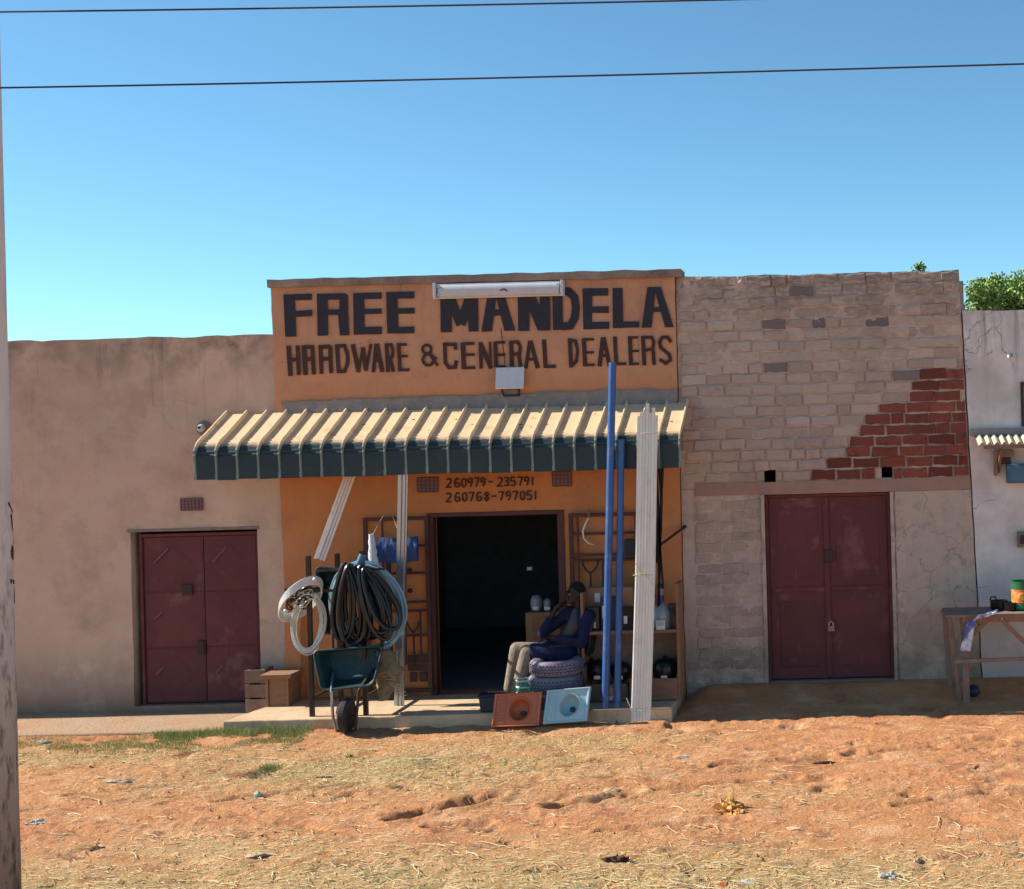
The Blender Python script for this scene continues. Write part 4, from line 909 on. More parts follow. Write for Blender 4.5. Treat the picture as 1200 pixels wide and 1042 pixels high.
# leaves and grit on top of the awning
mb = MB(); r_ = random.Random(3)
for i in range(46):
    x = r_.gauss(0.3, 1.0); p = r_.uniform(0.05, 0.6)
    if not AX0 < x < AX1: continue
    z = 3.46 - (p - 0.045) * 0.488 + 0.008; s = r_.uniform(0.012, 0.04); a = r_.uniform(0, 3.1)
    mb.add([(x, -p, z), (x + s * math.cos(a), -p - s * math.sin(a) * .5, z + .004), (x + s * math.cos(a + .7), -p - s * math.sin(a + .7) * .4, z + 0.012), (x + .3 * s, -p, z + .014)], [(0, 1, 2, 3)])
lv = mb.build('leaf_litter', M_bark); tag(lv, 'dry leaf litter scattered on the awning top', 'leaf litter', kind='stuff')

# ------------------------------------------------------------------ trims hanging left of the post
tr = thing('trim_bundle', 'bundle of thin pale ceiling trims slanting under the awning left end', 'trim strips', W(373, 655, -.5))
for k in range(4):
    a = W(369 + k * 3.4, 655 + k * 0.8 - (1 if k == 1 else 0), -.5 - 0.004 * (k % 2)); b_ = W(409 + k * 3.6, 545, -.45 - 0.004 * (k % 2))
    MB().bar(a, b_, 0.026, 0.008, (0, 1, 0)).build('strip', M_pvc, tr, 0.002)

# ------------------------------------------------------------------ pipes
def pipe(name, pts, r, m, label, cat, group=None, wall=0.004):
    t_ = thing(name, label, cat, pts[0], group)
    MB().tube(pts, r, 14).build('pipe_wall', m, t_)
    a = Vector(pts[-1]); b_ = Vector(pts[-2]); d = (a - b_).normalized(); MB().tube([a - d * 0.001, a + d * 0.0015], r * 0.82, 14).build('bore', M_black, t_)
    return t_
p0 = W(709, 850, -1.10); p0.z = -0.05
pipe('blue_pipe', [p0, W(713.5, 640, -1.0), W(718, 425, -.91)], 0.042, M_bluepipe, 'taller blue plastic pipe leaning on the awning front', 'pipe', 'blue plastic pipes leaning on the awning')
p0 = W(723, 850, -1.10); p0.z = -0.05
pipe('blue_pipe', [p0, W(726, 680, -1.0), W(728, 515, -.93)], 0.038, M_bluepipe, 'shorter blue plastic pipe close beside the taller one', 'pipe', 'blue plastic pipes leaning on the awning')
tops = [(749, 488), (752, 484), (755.5, 482), (759, 473), (762.5, 484), (766, 478), (769, 487), (751, 492), (757, 480), (764, 488), (768, 492)]
for k, (tx, ty) in enumerate(tops):
    row = 0 if k < 7 else 1
    bxp = 741 + (tx - 749) * 0.98; p0 = W(bxp, 851, -1.13 + row * 0.035); p0.z = -0.05
    pipe('white_pipe', [p0, W(bxp + (tx - bxp) * .5 + 1.0, 680, -1.05 + row * .035), W(tx, ty, -.95 + row * .035)], 0.0195, M_pvc, (['leftmost','second from left','third from left','middle','third from right','second from right','rightmost'][k] + ' pipe in the front row of the white pipe bundle') if k < 7 else (['leftmost','second from left','third from left','rightmost'][k - 7] + ' pipe of the rear row in the white pipe bundle'), 'pipe', 'white plastic pipes tied in a bundle')
def ring_tie(pyc, cx, hw_, Y):
    pts = []
    for a in range(20):
        th = 2 * math.pi * a / 20; c = W(cx, pyc, Y); pts.append(c + Vector((hw_ * math.cos(th), 0.045 * math.sin(th), 0.008 * math.sin(3 * th))))
    return pts
tie = thing('string_tie', 'thin yellow string tied round the white pipe bundle', 'string', W(753, 673, -1.05))
MB().tube(ring_tie(673, 754.5, 0.128, -1.035), 0.005, 6, True).build('loop', M_straw, tie)
MB().tube([W(752, 673, -1.09), W(748, 664, -1.10), W(744, 660, -1.10)], 0.004, 6).build('loose_end', M_straw, tie)
MB().tube([W(756, 673, -1.09), W(760, 679, -1.10), W(762, 683, -1.10)], 0.004, 6).build('loose_end', M_straw, tie)
tie = thing('wire_tie', 'thin wire tied low round the white pipe bundle near the ground', 'wire', W(753, 835, -1.1))
MB().tube(ring_tie(833, 750, 0.128, -1.10), 0.004, 6, True).build('loop', M_wire, tie)
MB().tube([W(741, 833, -1.14), W(737, 825, -1.15), W(734, 818, -1.15)], 0.005, 6).build('loose_end', M_wire, tie)
tie = thing('wire_tie', 'thin wire tied round the top of the white pipe bundle', 'wire', W(758, 508, -.95))
MB().tube(ring_tie(508, 758.5, 0.122, -0.955), 0.004, 6, True).build('loop', M_wire, tie)
# black straps hanging behind the white pipes
st = thing('strap_bundle', 'bundle of long black straps hanging behind the white pipes', 'straps', W(770, 545, -.6))
r_ = random.Random(9)
for k in range(9):
    x = 766 + k * 1.1; y1 = r_.choice((640, 660, 700, 735, 690)); 
    pts = [W(x + 2 * math.sin(j * .9 + k) + (0.03 * j * j if k > 6 else 0) * r_.uniform(.5, 1), 548 + (y1 - 548) * j / 6, -.62 - 0.01 * (k % 3)) for j in range(7)]
    mb = MB(); w = 0.012
    for p in pts: mb.v += [tuple(p + Vector((-w, 0, 0))), tuple(p + Vector((w, 0, 0))), tuple(p + Vector((w, 0.006, 0))), tuple(p + Vector((-w, 0.006, 0)))]
    for j in range(6): mb.f += [(4 * j + q, 4 * j + (q + 1) % 4, 4 * j + 4 + (q + 1) % 4, 4 * j + 4 + q) for q in range(4)]
    mb.build('strap', M_black, st)
rd = thing('iron_rod', 'thin dark iron rod slanting across the orange wall beside the white pipes', 'rod', W(765, 646, -.3))
MB().tube([W(764, 646, -.5), W(803, 617, -.07)], 0.016, 8).build('shaft', M_iron, rd)
MB().tube([W(800.5, 619, -.085), W(803.5, 616.6, -.065)], 0.022, 8).build('tip', M_iron, rd)

# ------------------------------------------------------------------ rack with hoses, coils
YF, YB = -1.08, -0.25
rack = thing('steel_rack', 'dark square-tube display rack behind the wheelbarrow', 'rack', (W(395, 835, -.7).x, -.7, ZS))
def rp(px_, py, Y): p = W(px_, py, Y); return p
fl_ = W(366, 838, YF).x; fr_ = W(429, 838, YF).x; zr = W(366, 651, YF).z; zr2 = W(428, 645, YF).z
posts = [(fl_, YF, zr), (fr_, YF, zr2), (fl_, YB, W(402, 648, YB).z), (fr_, YB, zr)]
for x, y, z in posts: MB().box(x - 0.024, x + 0.024, y - 0.024, y + 0.024, ZS, z).build('post', M_iron, rack, 0.004)
for z in (W(395, 692, YF).z, 0.30):
    MB().bar((fl_ + .025, YF, z), (fr_ - .025, YF, z), 0.03, 0.03).build('rail', M_iron, rack, 0.003)
    MB().bar((fl_ + .025, YB, z), (fr_ - .025, YB, z), 0.03, 0.03).build('rail', M_iron, rack, 0.003)
    for x in (fl_, fr_): MB().bar((x, YF + .025, z + 0.01), (x, YB - .025, z + 0.01), 0.03, 0.03).build('rail', M_iron, rack, 0.003)
zhang = W(400, 668, YF).z
MB().bar((fl_ + 0.1, YF - 0.02, zhang), (fr_ + 0.25, YF - 0.02, zhang), 0.025, 0.025).build('rail', M_iron, rack, 0.003)
MB().bar((fl_ - 0.25, YF - 0.05, W(350, 690, YF).z), (fl_ + 0.02, YF - 0.03, W(350, 690, YF).z), 0.02, 0.02).build('hook_arm', M_iron, rack, 0.003)
# black hose coils
bh = thing('hose_coil', 'thick black hose coil draped over the rack above the wheelbarrow', 'hose', W(425, 665, YF))
r_ = random.Random(12)
def loop(top, bot, hw_px, Y, yt=0.0, n=30, jit=0.0, sq=1.0):
    """drooping closed loop in pixels: pinched top, wide belly"""
    t0 = Vector(top); b0_ = Vector(bot); ax = b0_ - t0; L_ = ax.length; ax.normalize(); pr_ = Vector((-ax.y, ax.x)); pts = []
    for k in range(n):
        a = 2 * math.pi * k / n; s = 0.5 - 0.5 * math.cos(a); w = hw_px * math.sin(a) * (0.55 + 0.6 * s ** sq)
        q = t0 + ax * L_ * s + pr_ * w
        pts.append(W(q.x + r_.uniform(-jit, jit), q.y + r_.uniform(-jit, jit), Y + yt * math.sin(a)))
    return pts
for k in range(16):
    f = (k + r_.uniform(-.4, .4)) / 15; tx = 402 + 26 * f + r_.uniform(-2, 2); bx_ = 399 + 66 * max(0, f) ** 1.15 + r_.uniform(-3, 3)
    pts = loop((tx, 662 + r_.uniform(-2, 6) + 4 * f), (bx_, 756 - 16 * f ** 2 + r_.uniform(-9, 6)), r_.choice((6, 8, 11, 14, 17)) + 3 * f, -1.17 + r_.uniform(-.08, .06), r_.uniform(-.06, .06))
    MB().tube(pts, 0.0215, 8, True).build('hose_loop', M_black, bh)
hb = thing('hose_coil', 'pale blue translucent hose coil hanging behind the black hose', 'hose', W(430, 660, YF + .1))
for k in range(16):
    cx_, cy_ = 430 + r_.uniform(-3, 3), 712 + r_.uniform(-3, 3); rx, ry = 41 + r_.uniform(-4, 3), 50 + r_.uniform(-4, 4); Y_ = -0.98 + r_.uniform(-.06, .06)
    pts = [W(cx_ + rx * math.cos(a * math.pi / 18) + 5 * math.sin(a * math.pi / 18), cy_ + ry * math.sin(a * math.pi / 18), Y_) for a in range(36)]
    MB().tube(pts, 0.012, 6, True).build('hose_loop', M_bluehose, hb)
MB().tube([W(421, 662, -1.1), W(426, 650, -1.1)], 0.045, 10).build('end_fitting', M_bluebox, hb)
# white ring with cables
wr = thing('wire_ring', 'tilted white hoop holding dark looped cable at rack left end', 'hoop', W(352, 702, -1.15))
def ringpts(c, rx, ry, ang, Y, n=36, dy=0.0, ph=0):
    out = []
    for k in range(n):
        a = 2 * math.pi * k / n + ph; x, y = rx * math.cos(a), ry * math.sin(a)
        out.append(W(c[0] + x * math.cos(ang) - y * math.sin(ang), c[1] + x * math.sin(ang) + y * math.cos(ang), Y + dy * math.sin(a)))
    return out
ang = math.radians(-38)
for k in range(7):
    MB().tube(ringpts((352.5 - k * .1, 702 + (k - 3) * 1.5), 30, 14.5, ang, -1.18, dy=0.16), 0.0085, 6, True).build('hoop_strand', M_wire, wr)
for k in range(16):
    a = r_.uniform(0, 6.28); rr_ = r_.uniform(0.1, .55); cx_ = 352 + 25 * rr_ * math.cos(a) * .8; cy_ = 701 + 16 * rr_ * math.sin(a) - 8 * rr_ * math.cos(a)
    MB().tube(ringpts((cx_, cy_), r_.uniform(7, 13), r_.uniform(4, 7), ang + r_.uniform(-.5, .5), -1.18, 18, 0.06), 0.008 if k % 3 else 0.005, 5, True).build('cable_loop', M_black if k % 3 else M_wire, wr)
for p in ((347, 688), (369, 679), (353, 711), (335, 716)): c = W(*p, -1.3); MB().ell(c, (0.025, 0.02, 0.022)).build('knot', M_wire, wr)
wc = thing('wire_coil', 'coil of shiny pale wire hanging below the white hoop', 'wire coil', W(361, 692, -1.14))
for k in range(20):
    MB().tube(ringpts((361 + r_.uniform(-2, 2), 731 + r_.uniform(-2, 2)), 17.5 + r_.uniform(-3, 3), 33 + r_.uniform(-4, 3), math.radians(6 + r_.uniform(-3, 3)), -1.14 + r_.uniform(-.03, .03), 30), 0.005, 5, True).build('wire_loop', M_wire, wc)
# second hanging things: blue tarp and white bag, teal cap
tb = thing('folded_tarp', 'folded blue tarpaulin hung by strings from the left gate', 'tarpaulin', W(462, 640, -.3))
mb = MB(); nn_ = 26
a0, a1 = W(440, 640, -.35).x, W(491, 640, -.25).x; zt0, zb0 = W(462, 629, -.3).z, W(462, 658, -.3).z
for i in range(nn_ + 1):
    u = i / nn_; x = a0 + (a1 - a0) * u; sag = 0.02 * math.sin(math.pi * u)
    for j in range(7):
        v = j / 6; z = zt0 + (zb0 - zt0) * v - sag + 0.01 * nz(u * 8, v * 5, 1); y = -.3 - 0.05 * math.sin(math.pi * v) * (0.8 + 0.2 * nz(u * 6, v * 4, 2)) + 0.012 * nz(u * 14, v * 3, 5)
        mb.v.append((x + 0.012 * nz(v * 4, u, 3), y, z))
    for j in range(7):
        v = j / 6; mb.v.append((x, -.27, zt0 + (zb0 - zt0) * v - sag))
for i in range(nn_):
    o = 14 * i
    for j in range(6): mb.f += [(o + j, o + j + 1, o + 15 + j, o + 14 + j), (o + 7 + j, o + 21 + j, o + 22 + j, o + 8 + j)]
    mb.f += [(o, o + 14, o + 21, o + 7), (o + 6, o + 13, o + 27, o + 20)]
mb.f += [tuple(range(7)) + tuple(range(13, 6, -1)), tuple(14 * nn_ + q for q in list(range(6, -1, -1)) + list(range(7, 14)))]
mb.smooth = True; mb.build('sheet', M_tarp, tb)
MB().tube([W(436, 628, -.3), W(450, 603, -.13)], 0.004, 5).build('string', M_straw, tb)
MB().tube([W(470, 630, -.3), W(460, 605, -.13)], 0.004, 5).build('string', M_straw, tb)
mb = MB()
for i in range(13):
    v = i / 12; w = 0.03 + 0.03 * v + 0.012 * nz(v * 6, 1, 1)
    c = W(435 + 3.0 * v, 626 + 36 * v, -.38)
    for k in range(10): a = 2 * math.pi * k / 10; mb.v.append((c.x + w * math.cos(a) * (1 + .3 * nz(k, v * 5, 3)), c.y + 0.03 * math.sin(a), c.z))
for i in range(12): mb.f += [(10 * i + k, 10 * i + (k + 1) % 10, 10 * i + 10 + (k + 1) % 10, 10 * i + 10 + k) for k in range(10)]
mb.f += [tuple(range(10)), tuple(120 + k for k in range(10))]; mb.smooth = True
wb_ = mb.build('plastic_bag', M_whitebag); tag(wb_, 'white plastic bag hanging beside the blue tarpaulin', 'bag')

# ------------------------------------------------------------------ wheelbarrows
def wheelbarrow(P0, P1, P2, P3, depth, Yt, Yb, label, sticker=None, wheel=None, grp='green wheelbarrows'):
    """rim corners in pixels: top left, top right, bottom right, bottom left; the tray faces the street, standing on its nose"""
    rim = [W(*P0, Yt), W(*P1, Yt), W(*P2, Yb), W(*P3, Yb)]
    base = Vector(((rim[2].x + rim[3].x) / 2, Yb, rim[2].z))
    t_ = thing('wheelbarrow', label, 'wheelbarrow', base, grp)
    cen = sum(rim, Vector()) / 4
    def ringat(scale, dy, rad, nper=6):
        out = []
        q = [cen + (p - cen) * scale + Vector((0, dy, 0)) for p in rim]
        for i in range(4):
            a, b_, c = q[i - 1], q[i], q[(i + 1) % 4]; r1 = (a - b_).normalized() * rad; r2 = (c - b_).normalized() * rad
            for k in range(nper + 1):
                t1 = k / nper; out.append((b_ + r1) * (1 - t1) ** 2 + b_ * 2 * t1 * (1 - t1) + (b_ + r2) * t1 ** 2)
        return out
    rings = [ringat(1.0, 0, .07), ringat(.93, depth * .3, .08), ringat(.84, depth * .75, .09), ringat(.76, depth * .96, .09), ringat(.6, depth, .07), ringat(.2, depth, .02)]
    mb = MB(); n = len(rings[0])
    for r in rings: mb.v += [tuple(p) for p in r]
    for j in range(len(rings) - 1): mb.f += [(j * n + i, j * n + (i + 1) % n, (j + 1) * n + (i + 1) % n, (j + 1) * n + i) for i in range(n)]
    mb.f.append(tuple((len(rings) - 1) * n + i for i in range(n))); mb.smooth = True
    tray = mb.build('tray', M_barrow, t_)
    so_ = tray.modifiers.new('thickness', 'SOLIDIFY'); so_.thickness = 0.006
    MB().tube(rings[0], 0.013, 8, True).build('rim', M_barrow, t_)
    if sticker:
        c = W(*sticker, Yt + depth * 0.55); mb = MB().lathe([(0.075, 0), (0.075, 0.004)], c, 20, 'y', sy=0.8); mb.build('sticker', M_sticker, tray)
    if wheel:
        wc_ = wheel; R_ = 0.185
        w = MB().lathe([(R_ * .62, -.035), (R_ * .88, -.046), (R_ * .99, -.03), (R_ * 1.0, 0), (R_ * .99, .03), (R_ * .88, .046), (R_ * .62, .035)], wc_, 28, 'x').build('tyre', M_rubber, t_)
        MB().lathe([(0.02, -.06), (0.03, -.05), (R_ * .6, -.028), (R_ * .6, .028), (0.03, .05), (0.02, .06)], wc_, 20, 'x').build('hub', M_iron, w)
        # struts from the tray belly to the axle and over the nose
        bl, br = cen + (rim[3] - cen) * .8 + Vector((0, depth * .9, 0.06)), cen + (rim[2] - cen) * .8 + Vector((0, depth * .9, 0.06))
        for s, q in ((-1, bl), (1, br)):
            ax_ = wc_ + Vector((s * 0.075, 0, 0)); lo = wc_ + Vector((s * 0.10, -0.03, -R_ + 0.03))
            MB().tube([q + Vector((0, -.02, .05)), Vector((q.x * .5 + ax_.x * .5, Yb - .03, rim[2].z - .05)), Vector((ax_.x + s * .05, wc_.y - .05, wc_.z)), lo], 0.016, 8).build('frame_tube', M_galv if s < 0 else M_iron, t_)
            MB().tube([Vector((cen.x + s * 0.05, Yb, rim[2].z - .02)), ax_ + Vector((s * .03, 0, .02))], 0.012, 8).build('brace', M_iron, t_)
            MB().tube([q, cen + Vector((s * 0.26, depth + .03, 0)), cen + Vector((s * .30, depth + .18, .62))], 0.017, 8).build('handle', M_iron, t_)
            MB().tube([cen + Vector((s * 0.2, depth + .02, .12)), cen + Vector((s * .27, depth + .24, .12)), cen + Vector((s * .27, depth + .26, 0.04))], 0.014, 8).build('stand_leg', M_iron, t_)
        MB().tube([wc_ + Vector((-.1, -.03, -R_ + .03)), wc_ + Vector((0, -.05, -R_ + .022)), wc_ + Vector((.1, -.03, -R_ + .03))], 0.014, 8).build('nose_bar', M_iron, t_)
        MB().tube([wc_ + Vector((-.09, 0, 0)), wc_ + Vector((.09, 0, 0))], 0.012, 8).build('axle', M_iron, t_)
    return t_
wcn = W(406, 841, -1.36); wcn.z = gz(wcn.x, wcn.y) + 0.185
wheelbarrow((367, 763), (449, 757), (437, 803), (377, 809), 0.22, -1.27, -1.38, 'dark green wheelbarrow standing on its nose before the rack, tray facing out', (420, 797), wcn)
wheelbarrow((370, 664), (406, 668), (402, 744), (376, 742), 0.16, -.72, -.66, 'dark green wheelbarrow tray tucked behind the hoses inside the rack', None, None)
sk = thing('sack', 'khaki crumpled sack hanging behind the wheelbarrow right side', 'sack', W(452, 815, -.95))
mb = MB()
for i in range(15):
    v = i / 14; c = W(449 + 5 * math.sin(v * 3), 762 + 58 * v, -1.0); w = 0.05 + 0.09 * math.sin(math.pi * min(1, v * 1.05 + .05)) ** .7
    for k in range(16):
        a = 2 * math.pi * k / 16; q = 1 + .45 * nz(math.cos(a) * 2, math.sin(a) * 2, v * 6); mb.v.append((c.x + w * q * math.cos(a), c.y + .09 * q * math.sin(a), c.z))
for i in range(14): mb.f += [(16 * i + k, 16 * i + (k + 1) % 16, 16 * i + 16 + (k + 1) % 16, 16 * i + 16 + k) for k in range(16)]
mb.f += [tuple(range(16)), tuple(224 + k for k in range(16))]; mb.smooth = True; mb.build('sacking', M_sack, sk)
for k in range(7):
    a = W(446 + k * 3, 790 + k * 3, -1.1); MB().tube([a, a + Vector((.05 + .03 * (k % 3), -.03, .03 - .015 * k)), a + Vector((.13 + .02 * (k % 2), -.04, -.01 * k))], 0.005, 5).build('loose_strand', M_straw, sk)

# ------------------------------------------------------------------ squat pans
def squat_pan(corners, Yt, Yb, m, label):
    TL, TR, BR, BL = [W(*c, Y) for c, Y in zip(corners, (Yt, Yt, Yb, Yb))]
    cen = (TL + TR + BR + BL) / 4; ux = ((TR - TL) + (BR - BL)) / 2; w = ux.length; ux.normalize(); uz = ((TL - BL) + (TR - BR)) / 2; h = uz.length; uz.normalize(); uy = uz.cross(ux).normalized()
    if uy.y > 0: uy = -uy
    t_ = thing('squat_pan', label, 'squat toilet pan', (BL + BR) / 2, 'plastic squat toilet pans')
    def P3(a, b_, c): return cen + ux * a + uz * b_ + uy * c
    mb = MB(); n = 32; cx_ = 0.06 * w; rx, ry = 0.23 * w, 0.33 * h
    def rect(s, c, k):
        th = 2 * math.pi * k / n; x, y = math.cos(th), math.sin(th); q = max(abs(x), abs(y)); return P3(s * w / 2 * x / q, s * h / 2 * y / q, c)
    def el(s, c, k):
        th = 2 * math.pi * k / n; return P3(cx_ + rx * s * math.cos(th), ry * s * math.sin(th), c)
    rings = [[rect(1.0, -0.035, k) for k in range(n)], [rect(1.0, 0.02, k) for k in range(n)], [rect(.965, 0.028, k) for k in range(n)], [rect(.90, 0.024, k) for k in range(n)], [rect(.88, 0.012, k) for k in range(n)],
             [el(1.12, 0.012, k) for k in range(n)], [el(1.06, 0.024, k) for k in range(n)], [el(.98, 0.018, k) for k in range(n)], [el(.93, -0.03, k) for k in range(n)], [el(.8, -0.07, k) for k in range(n)], [el(.5, -0.095, k) for k in range(n)], [el(.2, -0.10, k) for k in range(n)]]
    for r in rings: mb.v += [tuple(p) for p in r]
    for j in range(len(rings) - 1): mb.f += [(j * n + i, j * n + (i + 1) % n, (j + 1) * n + (i + 1) % n, (j + 1) * n + i) for i in range(n)]
    mb.f.append(tuple((len(rings) - 1) * n + i for i in range(n))); mb.smooth = True
    mb.build('basin', m, t_)
    for k in range(9):
        z = -h * .36 + k * h * .09
        for xa, xb_ in ((-.43 * w, -.25 * w),):
            MB().bar(P3(xa, z, 0.014), P3(xb_, z, 0.014), 0.014, 0.02, tuple(uz)).build('foot_ridge', m, t_)
    MB().tube([P3(cx_ + .02, -ry * .35, -0.075), P3(cx_ + .02, -ry * .35, -.085)], 0.03, 12).build('drain', M_black, t_)
    return t_
squat_pan([(581, 813), (635, 811), (632, 850), (576, 853)], -1.27, -1.36, M_panorange, 'terracotta orange plastic squat pan propped against the porch edge')
squat_pan([(642, 808), (692, 806), (688, 844), (636, 850)], -1.25, -1.34, M_panblue, 'pale blue plastic squat pan propped beside the orange pan')
c = W(578, 822, -1.0)
bxn = thing('navy_tub', 'small navy blue plastic tub on the porch edge left of the orange pan', 'tub', (c.x, -1.05, ZS))
MB().prism([(c.x - .11, -1.12, ZS), (c.x + .10, -1.12, ZS), (c.x + .12, -1.12, ZS + .17), (c.x - .13, -1.12, ZS + .17)], (0, 0.2, 0)).build('body', M_navy, bxn, 0.01)
MB().box(c.x - .14, c.x + .13, -1.13, -.91, ZS + .173, ZS + .19).build('lid', M_navy, bxn, 0.004)

# ------------------------------------------------------------------ tyres, net roll
ty = W(652, 800, -.80)
labs = ['lowest grey tyre in the stack before the seated man', 'middle grey tyre in the stack before the seated man', 'topmost grey tyre in the stack before the seated man']
protoT = None
for k in range(3):
    z = ZS + 0.086 + k * 0.176; cx_ = ty.x + (0, -.012, .01)[k]
    t_ = thing('tyre', labs[k], 'tyre', (cx_, -.80, z - 0.086), 'stacked grey tyres')
    R_ = .285
    prof_ = [(a_, b_ * 1.17) for a_, b_ in [(.17, -.055), (.20, -.07), (.26, -.072), (.283, -.055), (.288, -.036), (.276, -.032), (.276, -.026), (.289, -.022), (.289, -.003), (.277, 0), (.277, .004), (.289, .007), (.289, .024), (.276, .028), (.276, .033), (.288, .038), (.283, .055), (.26, .072), (.20, .07), (.17, .055), (.175, 0)]]
    mb = MB(); n = 48
    mb.lathe(prof_ + [prof_[0]], (cx_, -.80, z), n); mb.f = mb.f[:-2]; mb.build('casing', M_tyrewrap, t_)
    mb = MB()
    for j in range(44):
        a = 2 * math.pi * j / 44
        for zz, da in ((-.04, 0), (-.013, .07), (.014, 0), (.041, .07)):
            c = Vector((cx_, -.8, z + zz)) + Vector((math.cos(a + da), math.sin(a + da), 0)) * .291
            d = Vector((-math.sin(a + da), math.cos(a + da), 0)); mb.bar(c - d * .012, c + d * .012, .018, .016)
    o = mb.build('tread_blocks', M_tyrewrap, t_); o['kind'] = 'stuff'
nr_c = W(617, 800, -.88)
nr = thing('net_roll', 'small roll of green and white netting beside the tyres', 'net roll', (nr_c.x, -.88, ZS))
for k in range(12):
    a0_ = k * math.pi / 6
    pts = [(nr_c.x + .105 * math.cos(a0_ + s * .35), -.88 + .105 * math.sin(a0_ + s * .35), ZS + .01 + s * .05) for s in range(7)]
    MB().tube(pts, 0.008, 5).build('strand', M_net, nr)
for k in range(5):
    z = ZS + .02 + k * .07; MB().tube([(nr_c.x + .108 * math.cos(a * .5236), -.88 + .108 * math.sin(a * .5236), z + .006 * (a % 2)) for a in range(12)], 0.013, 6, True).build('hoop', M_netw, nr)

# ------------------------------------------------------------------ man on a chair
def hull(mb, name, m, parent, vox):
    me = mb.mesh(name); o = bpy.data.objects.new(name, me); COL.objects.link(o)
    md = o.modifiers.new('r', 'REMESH'); md.mode = 'VOXEL'; md.voxel_size = vox
    s_ = o.modifiers.new('s', 'SMOOTH'); s_.iterations = 4; s_.factor = .5
    dg = bpy.context.evaluated_depsgraph_get(); dg.update()
    me2 = bpy.data.meshes.new_from_object(o.evaluated_get(dg)); o.modifiers.clear(); o.data = me2; me2.name = name
    me2.materials.clear(); me2.materials.append(m)
    me2.polygons.foreach_set('use_smooth', [True] * len(me2.polygons))
    setp(o, parent); return o
def seg(mb, pts, rs, n=12):
    # chain with round ends
    P_ = [Vector(p) for p in pts]
    for i in range(len(P_) - 1):
        mb.tube([P_[i], P_[i + 1]], [rs[i], rs[i + 1]], n)
    for p, r in zip(P_, rs): mb.ell(p, (r, r, r), None, n, 8)
ch = W(672, 790, -.5)
chair = thing('plastic_chair', 'dark blue plastic chair under the seated man', 'chair', (ch.x, -.5, ZS))
YC = -.52; hipx = ch.x - .02; seatz = ZS + .44
MB().box(hipx - .22, hipx + .22, YC - .22, YC + .2, seatz - .03, seatz).build('seat', M_navy, chair, .01)
for sx in (-.19, .19):
    for sy in (-.19, .17): MB().tube([(hipx + sx, YC + sy, ZS), (hipx + sx * .92, YC + sy * .95, seatz - .02)], .018, 8).build('leg', M_navy, chair)
mb = MB()
for i in range(9):
    for j in range(5):
        a = -0.9 + 1.8 * i / 8; x = hipx + .20 + .05 * math.cos(a) + .07 * j / 4; y = YC - .0 + .21 * math.sin(a) / .78; mb.v.append((x, y, seatz + .08 + .42 * j / 4))
mb.f = [(5 * i + j, 5 * i + j + 1, 5 * i + 6 + j, 5 * i + 5 + j) for i in range(8) for j in range(4)]; mb.smooth = True
bk = mb.build('backrest', M_navy, chair); bk.modifiers.new('t', 'SOLIDIFY').thickness = .012
for sy in (-.22, .2): MB().tube([(hipx - .16, YC + sy, seatz), (hipx - .18, YC + sy, seatz + .2), (hipx + .2, YC + sy, seatz + .22)], .016, 8).build('armrest', M_navy, chair)

man = thing('person', 'man in open blue shirt and khaki trousers seated by the doorway, hand at his cheek', 'person', (ch.x, -.55, ZS))
head = W(675, 696, YC - .05); nk = head + Vector((.035, .01, -.14)); che = head + Vector((.04, .02, -.34)); bel = Vector((hipx + .03, YC, seatz + .22)); pel = Vector((hipx, YC, seatz + .11))
shl = nk + Vector((.12, -.12, -.10)); shr = nk + Vector((-.13, .10, -.08))       # near, far shoulder (he faces left, turned to the street)
hipn, hipf = pel + Vector((-.03, -.10, 0)), pel + Vector((-.03, .09, 0))
kneen = W(618, 764, YC - .16); kneef = W(606, 761, YC + .04); ankn = W(604, 808, YC - .22) + Vector((0, 0, .0)); ankf = W(596, 806, YC + .02)
ankn.z = ZS + .09; ankf.z = ZS + .09
elbn = W(682, 754, YC - .22); wrn = W(646, 747, YC - .22); elbf = W(636, 742, YC + .0); wrf = W(652, 712, YC - .07)
bd = MB()
bd.ell(head + Vector((0, 0, .02)), (.092, .078, .108)); bd.ell(head + Vector((-.03, -.01, -.055)), (.06, .055, .06))
face = Vector((-.86, -.5, 0)).normalized(); side = Vector((-face.y, face.x, 0))
bd.ell(head + face * .098 + Vector((0, 0, -.012)), (.018, .018, .024)); bd.ell(head + face * .088 + Vector((0, 0, -.055)), (.022, .022, .014))
bd.ell(head + face * .08 + Vector((0, 0, -.09)), (.026, .026, .02)); bd.ell(head + face * .08 + Vector((0, 0, .03)), (.045, .045, .014))
for s in (-1, 1): bd.ell(head + side * s * .085 + Vector((0.01, 0, -.01)), (.014, .014, .032))
seg(bd, [head + Vector((.02, 0, -.06)), nk, che], [.056, .055, .10]); seg(bd, [shl, che, shr], [.055, .12, .055]); seg(bd, [che, bel, pel], [.125, .125, .135]); seg(bd, [hipn, hipf], [.095, .095])
seg(bd, [shl, elbn, wrn], [.052, .04, .028]); seg(bd, [shr, elbf, wrf], [.052, .04, .028])
seg(bd, [hipn, kneen, ankn], [.09, .062, .038]); seg(bd, [hipf, kneef, ankf], [.09, .062, .038])
for an in (ankn, ankf): seg(bd, [an + Vector((.02, 0, -.05)), an + Vector((-.1, -.03, -.06)), an + Vector((-.17, -.05, -.065))], [.034, .034, .024])
